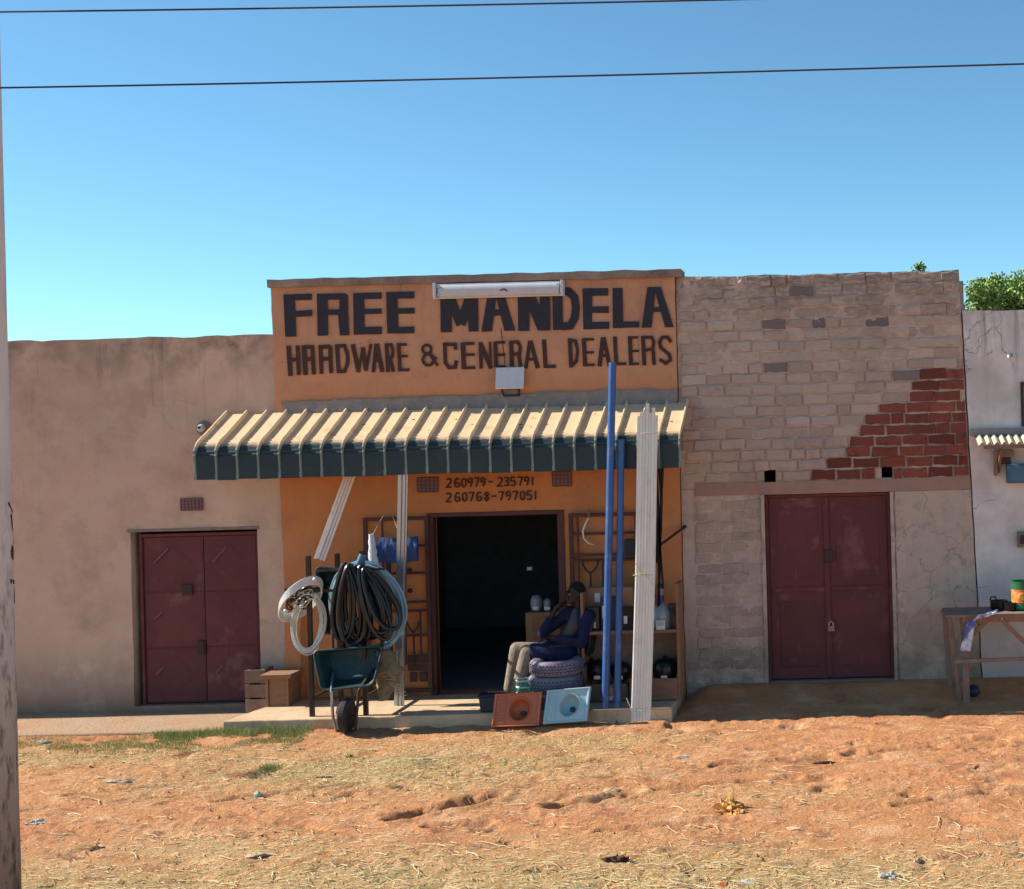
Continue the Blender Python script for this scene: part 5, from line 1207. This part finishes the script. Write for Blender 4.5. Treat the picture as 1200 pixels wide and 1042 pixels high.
def hand(mb, wr_, d, palm_n, curl, vox=.006):
    d = d.normalized(); s = d.cross(palm_n).normalized(); pc = wr_ + d * .05
    seg(mb, [wr_, wr_ + d * .045], [.026, .03]);
    for i in range(4):
        st_ = wr_ + d * .075 + s * (.027 - .018 * i); L_ = (.068, .078, .072, .056)[i]
        d2 = (d + palm_n * curl).normalized(); d3 = (d + palm_n * curl * 2.5).normalized()
        seg(mb, [wr_ + d * .03 + s * (.02 - .013 * i), st_, st_ + d2 * L_ * .55, st_ + d2 * L_ * .55 + d3 * L_ * .45], [.012, .0105, .0095, .008], 8)
    tb_ = wr_ + d * .02 + s * .03; seg(mb, [wr_ + d * .01 + s * .015, tb_ + s * .012 + d * .01, tb_ + s * .028 + d * .04 + palm_n * .01], [.014, .012, .009], 8)
hand(bd, wrn, Vector((-.9, -.05, -.12)), Vector((0, -.1, -1)).normalized(), .3)
hand(bd, wrf, (head + face * .02 + Vector((-.04, -.02, -.03)) - wrf), Vector((.8, -.3, 0)).normalized(), .35)
hull(bd, 'body', M_skin, man, .007)
ex = face * .086
for s in (-1, 1): MB().ell(head + ex * 1.0 + side * s * .032 + Vector((0, 0, .006)), (.009, .009, .007), None, 8, 6).build('eye', M_eye, man)
hr = MB(); hr.ell(head + Vector((.012, .006, .052)), (.094, .082, .088)); hr.ell(head + Vector((.035, .02, .02)), (.075, .068, .085)); hull(hr, 'hair', M_hair, man, .008)
shm = MB(); seg(shm, [nk + Vector((.01, 0, -.05)), che], [.075, .13]); seg(shm, [shl, che, shr], [.078, .14, .078]); seg(shm, [che, bel, pel + Vector((0, 0, .02))], [.145, .155, .16]); seg(shm, [hipn, hipn + (kneen - hipn) * .8], [.15, .105]); seg(shm, [hipf, hipf + (kneef - hipf) * .4], [.13, .11])
seg(shm, [shl, elbn, elbn + (wrn - elbn) * .75], [.075, .06, .05]); seg(shm, [shr, elbf, elbf + (wrf - elbf) * .5], [.075, .058, .05])
o = hull(shm, 'shirt', M_shirt, man, .01)
vm = MB(); seg(vm, [nk + Vector((-.03, -.05, -.06)), che + Vector((-.05, -.10, .0)), bel + Vector((-.07, -.11, .02))], [.05, .075, .07]); hull(vm, 'undershirt', M_vest, man, .01)
tm = MB(); seg(tm, [hipn, kneen, kneen + (ankn - kneen) * .92], [.115, .085, .068]); seg(tm, [hipf, kneef, kneef + (ankf - kneef) * .92], [.115, .085, .068]); seg(tm, [pel + Vector((0, -.05, 0)), pel + Vector((0, .05, 0))], [.145, .145])
hull(tm, 'trousers', M_trouser, man, .01)
for an in (ankn, ankf):
    sm = MB(); seg(sm, [an + Vector((.03, 0, -.045)), an + Vector((-.1, -.03, -.05)), an + Vector((-.19, -.055, -.056))], [.043, .043, .032]); o = hull(sm, 'shoe', M_shoe, man, .008)
    
# ------------------------------------------------------------------ shelf and goods
sx0, sx1 = W(684, 780, -.72).x, W(795, 780, -.72).x
sh = thing('wooden_shelf', 'open wooden display shelf with goods right of the seated man', 'shelf', ((sx0 + sx1) / 2, -.55, ZS))
zs1 = W(740, 739, -.72).z; zs0 = ZS + .03
MB().box(sx0 - .02, sx0 + .012, -.72, -.36, ZS, W(684, 695, -.72).z).build('upright', M_wood, sh, .003)
MB().box(sx1 - .012, sx1 + .02, -.72, -.36, ZS, W(795, 684, -.72).z).build('upright', M_wood, sh, .003)
MB().box(sx0 + .014, sx1 - .014, -.735, -.36, zs1 - .035, zs1).build('shelf_board', M_wood, sh, .003)
MB().box(sx0 + .014, sx1 - .014, -.715, -.36, zs0, zs0 + .02).build('shelf_board', M_wood, sh, .003)
MB().box(W(738, 810, -.72).x, sx1 - .014, -.73, -.716, zs0 - .02, zs0 + .22).build('front_board', M_wood, sh, .003)
MB().box(sx0 + .014, W(735, 810, -.72).x, -.712, -.70, zs0 - .02, zs0 + .17).build('front_board', M_oldwood, sh, .003)
MB().box(sx0 + .014, sx1 - .014, -.372, -.36, ZS + .3, zs1 - .04).build('back_board', M_oldwood, sh)
MB().bar((sx0, -1.135, ZS + .004), (XR - .03, -1.125, ZS + .004), .02, .015).build('lit_slab_edge', M_galv, sh)  # bright bar added as the sunlit front edge of the porch slab
def goods(name, label, cat, px0, px1, py0, py1, Y, m, depth=.12, tagm=None, tagbox=None, bev=.008):
    a, b_ = W(px0, py1, Y), W(px1, py0, Y); t_ = thing(name, label, cat, ((a.x + b_.x) / 2, Y, a.z))
    MB().box(a.x, b_.x, Y, Y + depth, a.z, b_.z).build('body', m, t_, bev)
    if tagm:
        p, q = W(tagbox[0], tagbox[3], Y - .003), W(tagbox[2], tagbox[1], Y - .003); MB().box(p.x, q.x, Y - .004, Y + .001, p.z, q.z).build('tag', tagm, t_)
    return t_
goods('cardboard_box', 'large brown cardboard box on the shelf behind the blue pipes', 'box', 684, 742, 688, 738.5, -.50, M_card, .12, M_tag, (697, 695, 703, 706))
goods('paint_tin', 'dark tin with white label on the shelf left of the blue pipes', 'tin', 688, 702, 712, 738.5, -.66, M_black, .1, M_tag, (690, 729, 698, 736))
goods('dark_carton', 'dark carton with white tag between the two blue pipes', 'carton', 704, 722, 700, 738.5, -.62, M_navy, .1, M_tag, (706, 710, 709, 725))
goods('small_carton', 'small black carton with white label right of the blue pipes', 'carton', 729, 741, 712, 738.5, -.64, M_black, .1, M_tag, (731, 722, 735, 731))
goods('dark_case', 'dark square case at the right end of the shelf', 'case', 784, 794, 708, 738.5, -.60, M_black, .14, M_iron, (786, 712, 792, 720))
goods('price_card', 'white price card leaning on the shelf beside the clear jar', 'card', 769, 779, 727, 738.5, -.715, M_tag, .004, M_sticker, (770, 728, 778, 734), 0)
def jar(label, px, py0, py1, r, Y, m, neck=True, group=None, name='plastic_jar'):
    b_ = W(px, py1, Y); tp = W(px, py0, Y); h = tp.z - b_.z; t_ = thing(name, label, 'jar', b_, group)
    if neck:
        MB().lathe([(r * .8, 0), (r, h * .06), (r, h * .4), (r * .7, h * .55), (r * .35, h * .62), (r * .3, h * .95), (r * .3, h)], b_, 20).build('body', m, t_)
        MB().lathe([(r * .36, h * .62), (r * .36, h * .78)], b_, 16).build('blue_label', M_bluetag, t_)
        MB().lathe([(r * .35, h * .785), (r * .35, h * .93)], b_, 16).build('pink_label', M_pink, t_)
        MB().lathe([(r * .3, h * .935), (r * .32, h * 1.0), (r * .2, h * 1.04)], b_, 16).build('cap', M_black, t_)
    else:
        MB().lathe([(r * .5, 0), (r * .8, h * .1), (r, h * .5), (r * .95, h * .75), (r * .6, h * .95), (r * .2, h)], b_, 20).build('body', m, t_)
        MB().lathe([(r * .14, h * .98), (r * .2, h * 1.06), (r * .1, h * 1.1)], b_, 10).build('knob', M_iron, t_)
        a = b_ + Vector((-.03, -r * .97, h * .15)); MB().box(a.x, a.x + .07, a.y - .012, a.y - .006, a.z, a.z + .04).build('tag', M_tag, t_)
    return t_
jar('large clear grey jar with blue and pink labelled neck on the shelf right end', 775, 686, 738.5, .115, -.56, M_jar)
jar('dark lidded pot on the lower shelf at left', 702, 774, 797, .13, -.52, M_black, False, None, 'cooking_pot')
jar('dark lidded pot on the lower shelf behind the blue pipes', 728, 776, 797, .12, -.50, M_black, False, None, 'cooking_pot')
jar('dark lidded pot on the lower shelf at the right end', 780, 771, 797, .15, -.52, M_black, False, None, 'cooking_pot')
jar('small red container low on the shelf between the blue pipes', 715, 803, 822, .05, -.76, M_bucketred, False, None, 'red_container')
# interior goods seen through the doorway
goods('counter_cabinet', 'pale wooden cabinet just inside the doorway behind the man', 'cabinet', 618, 668, 717, 815, .45, M_card, .4, M_wood, (624, 722, 655, 750))
jar('round grey tin on the cabinet inside the doorway', 629, 697, 716.5, .075, .55, M_jar, False, None, 'grey_tin')
jar('small grey mug on the cabinet inside the doorway', 642, 701, 716.5, .05, .55, M_jar, False, None, 'grey_mug')
goods('hanging_packet', 'faint pale packet hanging in the dark doorway', 'packet', 617, 624, 664, 669, .9, M_jar, .03, M_tag, (618, 665, 622, 668))

# ------------------------------------------------------------------ market table at right
tx0, tx1 = W(1104, 717, -.7).x, 6.9; ztb = W(1140, 717, -.6).z
tbn = thing('market_table', 'rough wooden market table beside the pale wall, right edge', 'table', ((tx0 + tx1) / 2, -.5, 0.1))
for k in range(4):
    y0 = -.82 + k * .155; MB().box(tx0 + random.uniform(0, .08), tx1 - random.uniform(0, .08), y0, y0 + .148, ztb - .03 + random.uniform(-.006, .006), ztb).build('top_plank', M_oldwood, tbn, .004)
def leg(a, b_, w=.05): MB().bar(a, b_, w, w * .8).build('leg', M_oldwood, tbn, .006)
gl = lambda x, y: gz(x, y) - .01
xa = W(1128, 760, -.75).x
leg((xa + .03, -.76, gl(xa, -.76)), (xa + .02, -.74, ztb - .03), .075); leg((xa - .12, -.32, gl(xa, -.32)), (xa - .16, -.30, ztb - .03), .06); leg((xa - .04, -.70, gl(xa, -.7)), (xa - .13, -.68, ztb - .03), .05)
leg((6.6, -.76, gl(6.6, -.76)), (6.62, -.74, ztb - .03), .07); leg((6.6, -.3, gl(6.6, -.3)), (6.6, -.3, ztb - .03), .06)
zr_ = W(1140, 774, -.75).z
MB().bar((xa - .1, -.79, zr_), (6.7, -.79, zr_ + .02), .03, .045).build('stretcher', M_oldwood, tbn, .004)
MB().bar((xa, -.80, ztb - .06), (6.7, -.80, ztb - .06), .03, .07).build('apron', M_wood, tbn, .004)
MB().bar((xa + .03, -.78, zr_ + .22), (W(1160, 722, -.75).x, -.78, ztb - .05), .03, .05).build('brace', M_wood, tbn, .004)
MB().bar((W(1172, 722, -.75).x, -.82, ztb - .06), (W(1215, 762, -.75).x, -.82, zr_ + .05), .03, .05).build('brace', M_wood, tbn, .004)
mb = MB(); path = [(1169, 716), (1158, 720), (1145, 723), (1138, 728), (1135, 745), (1131, 763)]
for i in range(25):
    s = i / 24 * (len(path) - 1); k = min(int(s), len(path) - 2); f = s - k; x = path[k][0] * (1 - f) + path[k + 1][0] * f; y = path[k][1] * (1 - f) + path[k + 1][1] * f
    c = W(x, y, -.86); w = .03 + .03 * smooth(8, 24, i)
    for q in range(7):
        u = q / 6 - .5; hor = smooth(14, 8, i)
        mb.v.append((c.x + u * 2 * w * (1 - hor * .8), c.y + .02 * nz(u * 5, i * .3, 2) - .012, c.z + u * 1.6 * w * hor + .008 * nz(u * 4, i * .5, 7)))
mb.f = [(7 * i + q, 7 * i + q + 1, 7 * i + 8 + q, 7 * i + 7 + q) for i in range(24) for q in range(6)]; mb.smooth = True
M_clothbw = mat('blue_white_cloth', (0.65, 0.66, 0.72), (0.10, 0.13, 0.36), 7, 0.85, contrast=.06)
cl = mb.build('cloth_rag', M_clothbw); cl.modifiers.new('t', 'SOLIDIFY').thickness = .006; tag(cl, 'blue and white cloth hanging over the table front edge', 'cloth')
def pot(px, pyt, pyb, Y, r, m, label, name, cat, handle=True):
    b_ = W(px, pyb, Y); h = W(px, pyt, Y).z - b_.z; b_.z = ztb + .002; t_ = thing(name, label, cat, b_)
    MB().lathe([(r * .85, 0), (r, .02), (r, h * .9), (r * 1.05, h), (r * .95, h), (r * .93, h * .3)], b_, 24).build('body', m, t_)
    if handle: MB().tube([b_ + Vector((-r, 0, h)), b_ + Vector((-r * .9, 0, h * 1.35)), b_ + Vector((-r * .4, 0, h * 1.4)), b_ + Vector((-r * .3, 0, h))], .01, 6).build('handle', M_black, t_)
    return t_, b_, h
pot(1171, 705, 716, -.5, .10, M_black, 'black cooking pot with handle on the market table', 'black_pot', 'pot')
pot(1184, 706, 716, -.6, .07, M_black, 'smaller black pot beside the red and green bucket', 'black_pot', 'pot', False)
t_, b_, h = pot(1199, 682, 716, -.55, .125, M_bucketgreen, 'green bucket with red and yellow print at the right edge of table', 'paint_bucket', 'bucket', False)
MB().lathe([(.1285, h * .28), (.1295, h * .72)], b_, 24).build('printed_band', M_bucketred, t_)
MB().ell(b_ + Vector((-.02, -.125, h * .5)), (.055, .012, .045), None, 12, 8).build('star_print', mat('yellow_print', (.75, .45, .08), (.7, .2, .05), 20, .5, contrast=.08), t_)
c = W(1139, 798, -.6); c.z = gz(c.x, c.y) + .06
mb = MB().ell(c, (.09, .08, .07)); mb.v = [tuple(Vector(p) * (1 + .0 * 1) + Vector((.02 * nz(p[0] * 20, p[2] * 20, 1), 0, .02 * nz(p[0] * 18, p[1] * 18, 5)))) for p in mb.v]
tag(mb.build('black_bundle', M_navy), 'dark bundle on the earth beneath the market table', 'bundle')

# ------------------------------------------------------------------ tree tops behind
def tree(x, y, ztop, rx, rz, label, nleaf, seed, trunk_r=.12, lo=None, grp='trees behind the shops'):
    r = random.Random(seed); t_ = thing('tree', label, 'tree', (x, y, -.05), grp)
    cz = ztop - rz; mb = MB()
    MB().tube([(x, y, -.1), (x + .1, y, cz * .5), (x - .05, y + .1, cz - rz * .3), (x, y, cz + rz * .5)], [trunk_r * 1.4, trunk_r, trunk_r * .7, trunk_r * .2], 8).build('trunk', M_bark, t_)
    mbb = MB(); cl_ = []
    for k in range(14):
        a = r.uniform(0, 6.28); e = r.uniform(-.3, 1.2); d = Vector((math.cos(a) * math.cos(e) * rx, math.sin(a) * math.cos(e) * rx, math.sin(e) * rz)) * r.uniform(.55, .95)
        c = Vector((x, y, cz)) + d; cl_.append((c, r.uniform(.28, .5) * min(rx, rz))); mbb.tube([(x, y, cz - rz * .4), Vector((x, y, cz)) + d * .5, c], [trunk_r * .4, trunk_r * .25, .01], 5)
    mbb.build('limbs', M_bark, t_)
    for k in range(nleaf):
        c, s = r.choice(cl_); v = Vector((r.gauss(0, 1), r.gauss(0, 1), r.gauss(0, 1))).normalized() * s * r.uniform(.3, 1.15); p = c + v
        d = Vector((r.gauss(0, 1), r.gauss(0, 1), r.gauss(0, .6))).normalized(); u = d.cross(Vector((r.gauss(0, 1), r.gauss(0, 1), r.gauss(0, 1)))).normalized(); L_ = r.uniform(.05, .1)
        mb.add([p, p + d * L_ * .5 + u * L_ * .3, p + d * L_, p + d * L_ * .5 - u * L_ * .3], [(0, 1, 2, 3)])
    mb.smooth = False; o = mb.build('crown', M_leaf, t_); return t_
def tree_at(px, pyt, Y, rx, rz, label, n, seed):
    p = W(px, pyt, Y); tree(p.x, Y, p.z, rx, rz, label, n, seed)
tree_at(1146, 326, 9.0, .62, .9, 'leafy green tree top showing behind the pale building, nearest the brick shop', 6000, 1)
tree_at(1179, 318, 9.6, .62, 1.0, 'taller leafy green tree top behind the pale building', 6500, 2)
tree_at(1213, 322, 9.2, .7, 1.0, 'leafy green tree cut by the right edge behind the pale building', 5000, 3)
tree_at(1073, 300, 8.0, .2, .6, 'small leafy sprig poking up behind the brick shop roofline', 500, 4)

# ------------------------------------------------------------------ pole and wires
px_ = W(18, 1000, -6.9).x - .17
pole = thing('utility_pole', 'weathered white painted pole with dark marks at the left edge', 'pole', (px_, -6.9, -.1))
mb = MB(); n = 28
for i in range(60):
    z = -.2 + 7.4 * i / 59
    for k in range(n): a = 2 * math.pi * k / n; r = (.175 - .002 * z) * (1 + .012 * nz(math.cos(a) * 2, math.sin(a) * 2, z * 2)); mb.v.append((px_ + .0032 * z + r * math.cos(a), -6.9 + r * math.sin(a), z))
for i in range(59): mb.f += [(n * i + k, n * i + (k + 1) % n, n * i + n + (k + 1) % n, n * i + n + k) for k in range(n)]
mb.f += [tuple(range(n)), tuple(59 * n + k for k in range(n))]; mb.smooth = True; mb.build('shaft', M_polemat, pole)
stain('weathered_pole_paint', [(2.6, 0.3, (0.26, 0.15, 0.10), 3.0, 0.2, 0.9)]); drips('weathered_pole_paint', 3.2, 1.4, (0.05, 0.03, 0.025), 0.5, .95, 16, 4.0)
def mark(pts, w):   # painted strokes on the shaft: (angle, z)
    mb = MB()
    for (a, z), (a2, z2) in zip(pts, pts[1:]):
        q = []
        da, dz_ = a2 - a, z2 - z; L_ = math.hypot(da * .17, dz_); nx_, nz2 = -dz_ / L_, da * .17 / L_
        for aa, zz, s in ((a, z, 1), (a2, z2, 1), (a2, z2, -1), (a, z, -1)):
            A2 = aa + .95 + s * w / 2 * nx_ / .17; Z2 = zz + s * w / 2 * nz2; r = .1785 - .002 * Z2; q.append((px_ + .0032 * Z2 + r * math.cos(A2), -6.9 + r * math.sin(A2), Z2))
        mb.add(q, [(0, 1, 2, 3)])
    mb.build('painted_mark', M_letter2, pole)
zp = lambda py: W(10, py, -7.0).z
mark([(-.9, zp(590)), (-.5, zp(602)), (-.25, zp(598))], .02); mark([(-.7, zp(604)), (-.45, zp(625)), (-.3, zp(640))], .03)
mark([(-.62, zp(642)), (-.5, zp(650)), (-.62, zp(658)), (-.74, zp(650)), (-.62, zp(642))], .03); mark([(-.9, zp(683)), (-.4, zp(686)), (-.25, zp(700)), (-.2, zp(712))], .03)
mark([(-.5, zp(668)), (-.3, zp(662))], .014); mark([(-.5, zp(570)), (-.42, zp(550))], .012)
for (ya, yb_, yr, lab) in ((14, 5, -9, 'thin black overhead cable, the upper of the two'), (103, 91, 75, 'thin black overhead cable, the lower of the two')):
    t_ = thing('overhead_cable', lab, 'cable', W(600, yb_, -6.9), 'overhead cables'); pts = []
    for k in range(-14, 60):
        x = k * 50; s = (x - 600) / 600; y = yb_ + (yr - ya) / 2 * s + ((ya + yr) / 2 - yb_) * s * s
        pts.append(W(x, y, -6.9 - 0.19))
    MB().tube(pts, .0062, 6).build('strand', M_cable, t_)
MB().bar((px_ - .5, -7.1, W(0, 103, -7.09).z), (px_ + .1, -7.1, W(0, 103, -7.09).z), .08, .08).build('crossarm', M_oldwood, pole)
MB().bar((px_ - .5, -7.1, W(0, 14, -7.09).z), (px_ + .1, -7.1, W(0, 14, -7.09).z), .08, .08).build('crossarm', M_oldwood, pole)

# ------------------------------------------------------------------ straw, grass, litter
def blades(n, gen, name, m, label, cat):
    vs = []; fs = []
    for i in range(n):
        g = gen()
        if g is None: continue
        o = len(vs); vs += g; fs += [tuple(range(o, o + len(g)))]
    me = bpy.data.meshes.new(name); me.from_pydata(vs, [], fs); me.update(); me.materials.append(m)
    ob = bpy.data.objects.new(name, me); COL.objects.link(ob); tag(ob, label, cat, kind='stuff'); return ob
R1 = random.Random(21)
def straw():
    x = R1.uniform(-6.6, 6.4); y = -1.35 - (R1.random() ** .8) * 6.4
    c = gcover(x, y)
    if R1.random() > c * .9 + .10: return None
    a = R1.gauss(0, .75); L_ = R1.uniform(.02, .085) * (1.5 if R1.random() < .05 else 1); w = R1.uniform(.0012, .003)
    dx, dy = math.cos(a) * L_, math.sin(a) * L_; nx_, ny_ = -math.sin(a) * w, math.cos(a) * w
    z0 = gz(x, y) + R1.uniform(.001, .012); z1 = gz(x + dx, y + dy) + R1.uniform(.001, .02)
    return [(x - nx_, y - ny_, z0), (x + dx - nx_, y + dy - ny_, z1), (x + dx + nx_, y + dy + ny_, z1 + w), (x + nx_, y + ny_, z0 + w)]
def long_straw():
    x = R1.uniform(-6.4, 6.2); y = -1.7 - R1.random() ** .8 * 5.6
    if R1.random() > gcover(x, y) * .9 + .18: return None
    a = R1.gauss(0, .6); L_ = R1.uniform(.09, .26); w = R1.uniform(.002, .005); b_ = R1.uniform(-.3, .3)
    P_ = []
    for k in range(4):
        q = k / 3 * L_; ang = a + b_ * k; xx, yy = x + math.cos(a + b_ * k * .5) * q, y + math.sin(a + b_ * k * .5) * q; P_.append((xx, yy, gz(xx, yy) + .012))
    nx_, ny_ = -math.sin(a) * w, math.cos(a) * w
    return [(p[0] - nx_, p[1] - ny_, p[2]) for p in P_] + [(p[0] + nx_, p[1] + ny_, p[2] + w) for p in P_[::-1]]
blades(900, long_straw, 'long_straw', M_straw, 'longer loose straws and stalks lying on the soil', 'straw')
blades(42000, straw, 'straw', M_straw, 'dry straw strewn over the red soil', 'straw')
def dry():
    x = R1.uniform(-6.6, 6.4); y = -1.3 - R1.random() * 6.3
    if R1.random() > gcover(x, y) * 1.0: return None
    a = R1.uniform(0, 6.28); h = R1.uniform(.008, .034); L_ = R1.uniform(.01, .04); w = .0022
    z = gz(x, y) - .003; dx, dy = math.cos(a) * L_, math.sin(a) * L_
    return [(x - w, y, z), (x + w, y, z), (x + dx, y + dy, z + h)]
blades(85000, dry, 'dry_grass', M_drygrass, 'short dry grass growing in patches on the soil', 'grass')
def green():
    q = R1.random()
    if q < .22: x = R1.uniform(-3.6, -1.75); y = -1.26 - abs(R1.gauss(0, .10)); 
    elif q < .85: x = R1.uniform(-6.2, -1.9); y = R1.gauss(-1.62, .2)
    elif q < .95: x = R1.gauss(-.2, .9); y = R1.gauss(-2.7, .4)
    else: x = R1.gauss(-1.75, .05); y = R1.gauss(-2.7, .05)
    if nz(x * 2, y * 3, 6) < -.15: return None
    h = R1.uniform(.02, .10) if q < .22 else R1.uniform(.012, .045); a = R1.uniform(0, 6.28); L_ = h * R1.uniform(.2, .9); w = .003; 
    if -1.25 < y: y = -1.27
    z = gz(x, y) - .003
    return [(x - w, y, z), (x + w, y, z), (x + math.cos(a) * L_, y + math.sin(a) * L_, z + h)]
blades(20000, green, 'green_grass', M_grass, 'green grass tufts along the porch edge and path', 'grass')
def pebble_mb(): pass
vsn = MB(); R2 = random.Random(4)
for i in range(1500):
    x = R2.uniform(-6.5, 6.3); y = -1.0 - R2.random() * 6.4 if R2.random() < .9 else R2.uniform(-1.1, -.1)
    if y > -1.25 and x < 2.2: continue
    s = R2.uniform(.004, .014) * (1.8 if R2.random() < .05 else 1); z = gz(x, y)
    pts = [(x + s * math.cos(a) * R2.uniform(.7, 1.2), y + s * math.sin(a) * R2.uniform(.7, 1.2), z) for a in (0, 1.3, 2.5, 3.8, 5)]; top = (x, y, z + s * R2.uniform(.5, .9)); vsn.add(pts + [top], [(k, (k + 1) % 5, 5) for k in range(5)])
pb2 = vsn.build('pebbles', mat('soil_clods', (.36, .17, .09), (.5, .33, .22), 30, .95)); tag(pb2, 'small clods and pebbles on the red soil', 'pebbles', kind='stuff')
M_paper = mat('pale_litter', (.55, .50, .43), (.33, .28, .22), 12, .8, bump=.01, bscale=30)
M_darklit = mat('dark_litter', (.09, .03, .02), (.05, .02, .015), 12, .8)
M_woodlit = mat('pale_wood_chip', (.58, .42, .26), (.45, .31, .18), 12, .85)
def ground_at(px, py):
    lo, hi = 0.0, -9.0; z = -.05
    for _ in range(3):
        u = (px - PX) / FPX; v = -(py - PY) / FPX; k = -u * sn + v * cs; d = (z - CAMZ) / k; x = CAMX + (u * cs + v * sn) * d; y = d - CAMD; z = gz(x, y)
    return Vector((x, y, z))
def crumple(px, py, rx, ry, rz, m, name, label, cat, seed, amp=.5, ang=0):
    c = ground_at(px, py); mb = MB().ell((0, 0, 0), (1, 1, 1), None, 18, 12); out = []
    for p in mb.v:
        p = Vector(p); q = 1 + amp * nz(p.x * 2 + seed, p.y * 2, p.z * 2) + amp * .6 * nz(p.x * 5, p.y * 5 + seed, p.z * 5); k_ = .75; out.append((p.x * rx * q * k_, p.y * ry * q * k_, max(-.3, p.z * q) * rz * k_))
    R = Matrix.Rotation(ang, 3, 'Z'); mb.v = [tuple(c + R @ Vector(p)) for p in out]; mb.smooth = False
    return tag(mb.build(name, m, origin=c), label, cat)
crumple(855, 950, .145, .09, .11, M_yellow, 'plastic_bag', 'crumpled yellow-orange plastic bag lying on the bare soil', 'bag', 1, .9)
crumple(868, 953, .07, .05, .04, M_yellow, 'bag_scrap', 'flat scrap of yellow plastic at the tail of the yellow bag', 'plastic scrap', 9, .9)
crumple(302, 935, .045, .04, .07, M_sticker, 'tin_can', 'pale upright can stump standing in the scuffed soil', 'can', 2, .25)
crumple(136, 917, .20, .05, .03, M_paper, 'litter_strip', 'long pale flattened litter on the left soil', 'litter', 3, .6)
crumple(42, 966, .10, .07, .04, M_paper, 'litter_scrap', 'pale crumpled scrap near the pole foot', 'litter', 4, .8)
crumple(115, 996, .09, .05, .03, M_darklit, 'dark_scrap', 'dark red-brown flat scrap on the soil at lower left', 'litter', 5, .7)
crumple(50, 871, .12, .06, .03, M_paper, 'litter_scrap', 'grey-white scrap in the grass beside the path', 'litter', 6, .7)
crumple(228, 880, .14, .025, .018, M_paper, 'litter_strip', 'thin white strip lying before the porch left end', 'litter', 7, .5)
crumple(1042, 1028, .09, .06, .045, M_paper, 'plastic_scrap', 'clear crumpled plastic scrap at lower right', 'litter', 8, .9)
crumple(717, 927, .10, .04, .03, M_woodlit, 'wood_chip', 'tan wood chip on the soil left of the yellow bag', 'wood chip', 10, .5)
crumple(931, 972, .09, .04, .02, M_woodlit, 'wood_chip', 'pale flat wood chip right of the yellow bag', 'wood chip', 11, .5, -.5)
crumple(301, 1005, .11, .05, .02, M_woodlit, 'wood_chip', 'pale chip in the dry grass at bottom left', 'wood chip', 12, .5, .3)
crumple(876, 1037, .12, .06, .03, M_paper, 'litter_scrap', 'whitish flattened scrap at the bottom edge centre right', 'litter', 13, .8)
crumple(848, 1040, .05, .04, .04, M_bucketred, 'red_scrap', 'tiny red scrap at the bottom edge beside white litter', 'litter', 14, .8)
crumple(803, 886, .12, .03, .02, M_paper, 'litter_strip', 'white sliver in the grass below the white pipes', 'litter', 15, .6)
crumple(510, 889, .28, .022, .02, M_woodlit, 'stick', 'dry stick lying in the grass before the porch', 'stick', 16, .3, .08)
crumple(460, 1015, .2, .03, .02, M_woodlit, 'stick', 'pale stick in the dry grass at the bottom centre left', 'stick', 17, .3, .25)
crumple(965, 895, .15, .03, .03, M_darklit, 'stick', 'dark stick on the bare soil at right', 'stick', 18, .3, .15)
crumple(380, 911, .12, .02, .02, M_darklit, 'stick', 'small dark stick left of the dry grass patch', 'stick', 19, .3, -.1)
crumple(410, 888, .05, .04, .04, M_grass, 'green_weed', 'small green weed in front of the wheelbarrow wheel', 'weed', 20, 1.1)
crumple(722, 1010, .10, .05, .05, M_darklit, 'dark_scrap', 'dark clump in the dry grass at bottom centre', 'litter', 22, 1.0)
crumple(1075, 1010, .07, .03, .03, M_woodlit, 'wood_chip', 'pale chip in the grass at the lower right corner', 'wood chip', 23, .6, .9)
